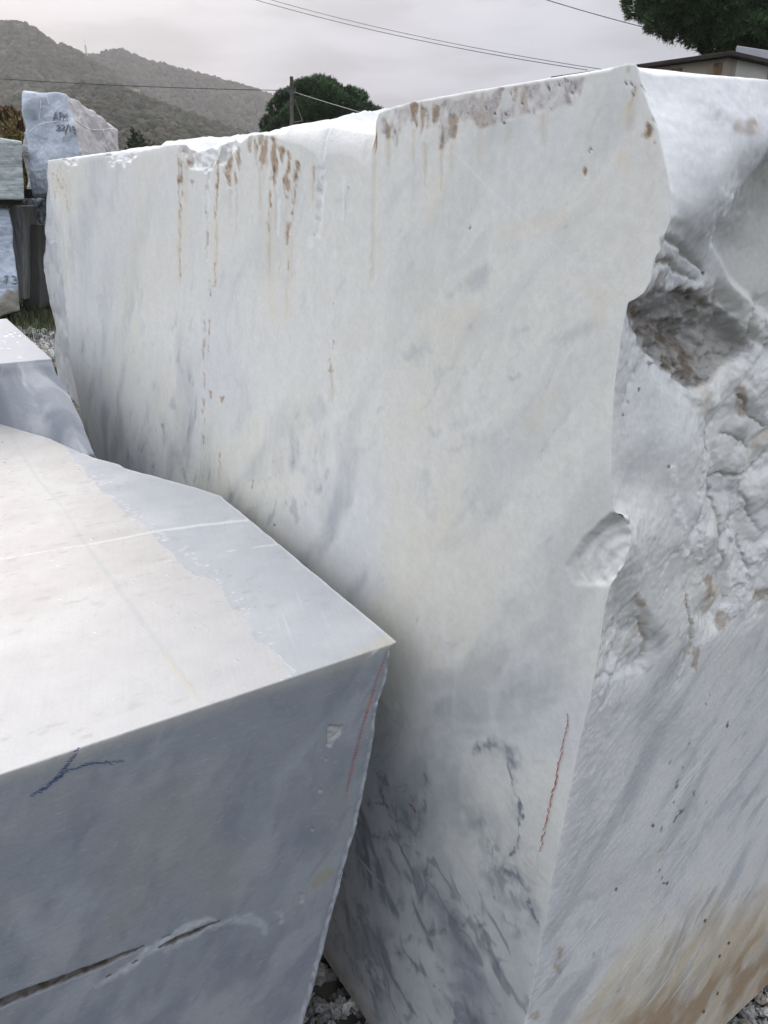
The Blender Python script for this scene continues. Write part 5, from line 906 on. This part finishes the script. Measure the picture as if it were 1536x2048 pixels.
pts = [at(x, y, 15.9)-np.array((b0[0], b0[1], 0)) for x, y in [(-45,236),(-10,226),(0,222),(12,218),(24,219),(36,223),(50,231)]]; v, f = tube(pts, .022, 6); mesh_obj('rail', v, f, plain('rusty_rail', (.16,.05,.035), .8, .4, 8, .2), e)

# ================================================================== HILLS AND FOREST
hillm = Mat('hill_scrub'); nh = hillm.noise(.02, 6, hillm.obj()); nh2 = hillm.noise(.15, 5, hillm.obj()); ch = hillm.ramp(nh, [(.35, (.035,.042,.022)), (.55, (.065,.058,.036)), (.7, (.10,.078,.055))]); hillm.base(hillm.mix(1.0, ch, hillm.ramp(nh2, [(.3, (.6,.6,.6)), (.7, (1.3,1.3,1.3))]), 'MULTIPLY')); hillm.set('Roughness', 1.0)
treem = Mat('forest_crown'); a_ = treem.N.new('ShaderNodeAttribute'); a_.attribute_name = 'Col'; treem.base(treem.mix(1.0, a_.outputs['Color'], treem.ramp(treem.noise(.8, 4, treem.obj()), [(.3, (.55,.55,.55)), (.7, (1.4,1.4,1.3))]), 'MULTIPLY')); treem.set('Roughness', 1.0)
HIV, HIC = [], []
def hill(crest, dist, foot, back, seed, ntree, tsize, lift=0):
    """a hillside from its foot up to a surveyed skyline and down behind"""
    cr_ = np.array(crest, float); n = 160; px = np.linspace(cr_[0, 0], cr_[-1, 0], n); py = np.interp(px, cr_[:, 0], cr_[:, 1]); top = np.array([at(x, y, dist) for x, y in zip(px, py)]); top[:, 2] += lift
    m_ = 70; t = np.linspace(0, 1, m_); V = []
    for j, tt in enumerate(t):
        if tt <= .8: s_ = tt/.8; y = foot+(dist-foot)*s_; k = s_**1.25
        else: s_ = (tt-.8)/.2; y = dist+back*s_; k = 1-s_*s_
        x = top[:, 0]*(y/dist); z = np.maximum(top[:, 2], 3)*k; amp = np.sin(np.clip(tt/.8, 0, 1)*pi)*.09*(dist-foot)*.35
        z = z+amp*fbm(x*.006+seed, y*.006+0*x, 0, 4)*(tt < .8)+.0; V.append(np.stack([x, y+0*x, z-1.5*(tt in (0, 1))], -1))
    V = np.array(V); ids = np.arange(V.shape[0]*V.shape[1]).reshape(V.shape[:2]); o = mesh_obj('hill', V.reshape(-1, 3), [quads(ids)[:, ::-1]], hillm.m); prop(o, kind='structure')
    rg_ = np.random.default_rng(seed); fi, fj = rg_.uniform(.02, .82, ntree)*(m_-1), rg_.uniform(0, n-1.001, ntree)
    k = int(ntree*.22); fi[:k] = .8*(m_-1)+rg_.uniform(-1.6, .4, k); i, j = fi.astype(int), fj.astype(int); u, v_ = (fi-i)[:, None], (fj-j)[:, None]
    P = (V[i, j]*(1-v_)+V[i, j+1]*v_)*(1-u)+(V[i+1, j]*(1-v_)+V[i+1, j+1]*v_)*u
    sz = tsize*rg_.uniform(.45, 1.25, ntree)*(P[:, 1]/dist)**.5; P[:, 2] += sz*.55
    Vb, Fb = ico(1); v, f = scatter(P, sz, Vb, Fb, rg_, .95, .16); cl_ = fbm(P[:, 0]*.012, P[:, 1]*.012, seed, 4); pal = np.array([(.024,.034,.016),(.034,.040,.022),(.055,.044,.030),(.066,.048,.038),(.017,.026,.014),(.08,.066,.044)]); cc = pal[rg_.choice(6, ntree, p=[.28,.24,.17,.11,.14,.06])]*rg_.uniform(.75, 1.3, (ntree, 1))*(1+1.1*cl_)[:, None]
    o = mesh_obj('forest', v, [f], treem.m, cols=np.concatenate([np.repeat(cc, len(Vb), 0), np.ones((len(v), 1))], 1)); prop(o, kind='stuff'); return V
h1 = hill([(-700,140),(-350,90),(-120,62),(-20,44),(12,43),(40,42),(62,52),(90,74),(112,88),(150,99),(190,125),(260,165),(340,215),(460,290)], 900, 420, 200, 3, 13000, 3.6, -5)
h2 = hill([(60,140),(150,108),(195,110),(215,101),(245,98),(285,117),(330,129),(400,147),(450,160),(500,174),(545,192),(640,225),(760,270),(900,330)], 1250, 700, 250, 8, 10000, 4.2, -6)
h3 = hill([(-600,230),(-100,212),(60,196),(130,182),(190,166),(225,172),(265,190),(330,213),(400,240),(470,266),(540,286),(650,310),(800,345)], 520, 230, 130, 12, 11000, 2.5, -2)
# radio mast on the skyline and a pale farmhouse on the slope
steel = plain('galvanised_steel', (.42,.42,.43), .5, .1, 2, 0)
b0 = at(173, 110, 905); t0 = at(172, 79, 905); hh = t0[2]-b0[2]; e = empty('radio_mast', b0-np.array((0,0,2))); prop(e, 'thin grey lattice radio mast standing on the hill skyline', 'mast')
legs = [(sx*1.0, sy*1.0) for sx, sy in ((-1,-1),(1,-1),(1,1),(-1,1))]
for lx, ly in legs: v, f = tube([(lx, ly, 0), (lx*.35, ly*.35, hh*.8)], .16, 5); mesh_obj('leg', v, f, steel, e)
parts = []
for i in range(7):
    z0_, z1_ = hh*.8*i/7, hh*.8*(i+1)/7; k0, k1 = 1-.65*i/7, 1-.65*(i+1)/7
    for q in range(4): a0, a1_ = legs[q], legs[(q+1) % 4]; parts.append(tube([(a0[0]*k0, a0[1]*k0, z0_), (a1_[0]*k1, a1_[1]*k1, z1_)], .09, 4))
v, f = join(parts); mesh_obj('bracing', v, f, steel, e); v, f = tube([(0, 0, hh*.75), (0, 0, hh+2)], .12, 5); mesh_obj('aerial', v, f, steel, e)
q = at(269, 197, 500)
def on_hill(V, px, py):
    for d in np.linspace(V[0, 0, 1]+5, V[int(len(V)*.8), 0, 1], 500):
        p = at(px, py, d); i = np.argmin(np.abs(V[:56, 0, 1]-d)); j = np.argmin(np.abs(V[i, :, 0]-p[0]))
        if p[2] <= V[i, j, 2]+.5: return p
    return at(px, py, 500)
q = on_hill(h3, 269, 197); e = empty('farmhouse', (q[0], q[1], q[2]-1.0), .25); prop(e, 'tiny pale farmhouse on the wooded hillside', 'house')
v, f = box(0, 0, 2.2, 7, 5, 4.4); mesh_obj('wall', v, f, plain('pale_plaster', (.55,.52,.47), .9, .1, 1, 0), e, smooth=False)
v, f = hexa([(-3.8,-2.9,4.4),(3.8,-2.9,4.4),(3.8,2.9,4.4),(-3.8,2.9,4.4),(-3.8,-.1,6),(3.8,-.1,6),(3.8,.1,6),(-3.8,.1,6)]); mesh_obj('roof', v, f, plain('old_tiles', (.25,.17,.13), .9, .2, 1, 0), e, smooth=False)
dk = plain('dark_pane', (.03,.03,.035), .4, .1, 1, 0)
for x in (-2, 2): v, f = box(x, -2.53, 2.6, 1.0, .06, 1.3); mesh_obj('window', v, f, dk, e, smooth=False)
v, f = box(0, -2.53, 1.1, 1.1, .06, 2.2); mesh_obj('door', v, f, dk, e, smooth=False)
q = on_hill(h3, 246, 190); v, f = box(0, 0, .6, 10, .5, 2.4, .3); o = mesh_obj('terrace_wall', v, f, plain('dry_stone', (.36,.33,.29), .95, .3, 2, 0), smooth=False, loc=tuple(q-np.array((0,0,.6)))); prop(o, 'pale dry stone terrace wall left of the tiny farmhouse', 'wall')

# ================================================================== UTILITY POLE, WIRES, BUILDING
dp = 33.0; b0 = at(581, 260, dp); t0 = at(583, 153, dp); e = empty('utility_pole', (b0[0], dp, 0)); prop(e, 'grey utility pole with a small bracket in front of the round pine', 'pole')
ps = plain('weathered_pole', (.20,.185,.165), .85, .25, 5, .3); v, f = tube([(0, 0, 0), (.02, 0, 3), (t0[0]-b0[0], 0, t0[2])], (.085, .075, .065), 10); mesh_obj('shaft', v, f, ps, e)
zr = at(583, 181, dp)[2]; xo = at(583, 181, dp)[0]-b0[0]
v, f = join([box(xo, 0, zr, .34, .06, .07), box(xo, 0, zr-.10, .18, .18, .06), tube([(xo-.15, 0, zr), (xo-.15, 0, zr+.09)], .03, 6), tube([(xo+.15, 0, zr), (xo+.15, 0, zr+.09)], .03, 6)]); mesh_obj('insulator_bracket', v, f, plain('bracket_steel', (.08,.08,.085), .6, .2, 5, 0), e, smooth=False)
q0, q1, q2 = [at(*p, dp)-np.array((b0[0], dp, 0)) for p in ((584,245),(605,242),(586,190))]; v, f = join([tube([q0, q1], .018, 5), tube([q2, q1], .010, 5), tube([q1, q1-np.array((0, 0, .5))], .010, 5)]); mesh_obj('stay_bracket', v, f, ps, e)
wire = plain('black_cable', (.05,.05,.055), .6, .1, 5, 0); wire2 = plain('grey_cable', (.30,.31,.32), .5, .1, 5, 0)
def cable(p, q, sag, rad, mat, label, n=30):
    t = np.linspace(0, 1, n)[:, None]; P = np.array(p)*(1-t)+np.array(q)*t; P[:, 2] -= sag*4*(t*(1-t))[:, 0]; v, f = tube(P, rad, 6); o = mesh_obj('overhead_wire', v, f, mat); prop(o, label, 'wire', 'overhead wires')
cable(at(578,181,dp), at(-260,138,dp-2), .12, .013, wire, 'dark wire running left from the utility pole across the hills')
cable(at(588,184,dp), at(1010,302,dp-14), .05, .011, wire2, 'pale wire sloping down right from the utility pole across the pine')
cable(at(1175,140,13.5), at(350,-52,20), .16, .0055, wire, 'lower of the two thin wires crossing the open sky')
cable(at(1225,142,13.5), at(420,-38,20), .14, .0048, wire, 'upper of the two thin wires crossing the open sky')
cable(at(1290,55,24), at(800,-105,24), .10, .010, wire, 'short thin wire ending at the big pine top right')

# low building with a dark eaves strip
K = at(1466, 101, 10.0); A_ = at(1101, 153, 10.0); zt = K[2]
def at_z(px, py, z): x, F, up = rays((px, py)); t = (z-EYE)/up; return np.array((x*t, F*t, z))
Lf, Rt = at_z(1101, 153, zt), at_z(1536, 117, zt); e = empty('low_building', (K[0], K[1], 0)); prop(e, 'low beige building with a dark roof edge behind the big block', 'building')
k2, l2, r2 = K[:2], Lf[:2], K[:2]+(Rt[:2]-K[:2])*4.0; d1 = (l2-k2)/np.linalg.norm(l2-k2); d2 = (r2-k2)/np.linalg.norm(r2-k2); L1, L2 = np.linalg.norm(l2-k2), np.linalg.norm(r2-k2)
def slab(o, da, la, db, lb, z0_, z1_):
    o = np.array(o, float); c = [o, o+da*la, o+da*la+db*lb, o+db*lb]
    if (da[0]*db[1]-da[1]*db[0]) < 0: c = [c[0], c[3], c[2], c[1]]
    return hexa([(*p, z0_) for p in c]+[(*p, z1_) for p in c])
mw = Mat('stained_plaster'); n1 = mw.noise(1.3, 6, mw.obj((1,1,.5)), .65); n2 = mw.noise(6, 6, mw.obj((1,1,.25)), .6); cw = mw.ramp(n1, [(.35, (.22,.195,.16)), (.55, (.33,.30,.245)), (.7, (.40,.37,.31))]); cw = mw.mix(mw.ramp(n2, [(.55, (0,0,0)), (.72, (.75,.75,.75))]), cw, (.13,.10,.07)); mw.base(cw); mw.set('Roughness', .9)
m2 = plain('pale_plaster_wall', (.46,.455,.42), .9, .12, 1.2, .1); roofm = plain('dark_eaves', (.035,.027,.026), .95, .3, 4, 0)
rel = lambda p: np.array(p)-K[:2]
t = .22
v, f = slab(rel(k2)+d1*.10+d2*.10, d1, L1-.25, d2, t, 0, zt-.051); mesh_obj('wall', v, f, mw.m, e, smooth=False)
v, f = slab(rel(k2)+d1*.10+d2*(.10+t), d2, L2-.5, d1, t, 0, zt-.051); mesh_obj('wall', v, f, m2, e, smooth=False)
v, f = slab(rel(k2)+d1*(L1-.4)+d2*.33, d2, L2-.7, d1, t, 0, zt-.051); mesh_obj('wall', v, f, mw.m, e, smooth=False)
v, f = slab(rel(k2)-d1*.0-d2*.0, d1, L1, d2, L2+.05, zt-.048, zt); o = mesh_obj('roof', v, f, roofm, e, smooth=False); bevel(o, .008)
q = rel(k2)+d1*.06+d2*(.10); patches = ([slab(q+d2*-.008+d1*.10, d1, .10, d2, .005, zt-.42, zt-.09), slab(q+d2*-.008+d1*.62, d1, .16, d2, .005, zt-.2, zt-.09)]); mr_ = plain('rust_bleed', (.15,.10,.055), .9, .5, 12, 0)
for v, f in patches: mesh_obj('rust_patch', v, f, mr_, e, smooth=False)
q = rel(k2)+d1*.10+d2*1.15; v, f = tube([(q[0]-d1[0]*.03, q[1]-d1[1]*.03, 0), (q[0]-d1[0]*.03, q[1]-d1[1]*.03, zt-.09)], .018, 6); mesh_obj('downpipe', v, f, roofm, e)
# second, paler building just behind it
p0, p1 = at(1476, 92, 12.5), at(1640, 88, 13.6); e2 = empty('flat_roofed_shed', (p0[0], p0[1], 0)); prop(e2, 'pale grey shed roof showing behind the low beige building at the right edge', 'building'); da = (p1-p0)[:2]; la = np.linalg.norm(da); da /= la; db = np.array((.50, .866)); zz_ = p0[2]
v, f = slab((0, .02), da, la, db, 2.6, 0, zz_-.14); mesh_obj('wall', v, f, m2, e2, smooth=False)
v, f = slab(-da*.02-db*.05, da, la+.1, db, 2.7, zz_-.135, zz_); o = mesh_obj('roof', v, f, plain('pale_roof_sheet', (.40,.42,.45), .5, .1, 3, 0), e2, smooth=False); bevel(o, .01)

# ================================================================== DAMP AIR
hz = Mat('damp_air'); hz.N.remove(hz.b); pv = hz.N.new('ShaderNodeVolumePrincipled'); pv.inputs['Color'].default_value = (.94, .915, .92, 1); pv.inputs['Density'].default_value = .00036; pv.inputs['Anisotropy'].default_value = .25
hz.L.new(pv.outputs[0], hz.N['Material Output'].inputs['Volume'])
v, f = hexa([(-1600,-60,-3),(1600,-60,-3),(1600,1560,-3),(-1600,1560,-3),(-1600,-60,330),(1600,-60,330),(1600,1560,330),(-1600,1560,330)])
o = mesh_obj('haze', v, f, hz.m, smooth=False); prop(o, kind='stuff')
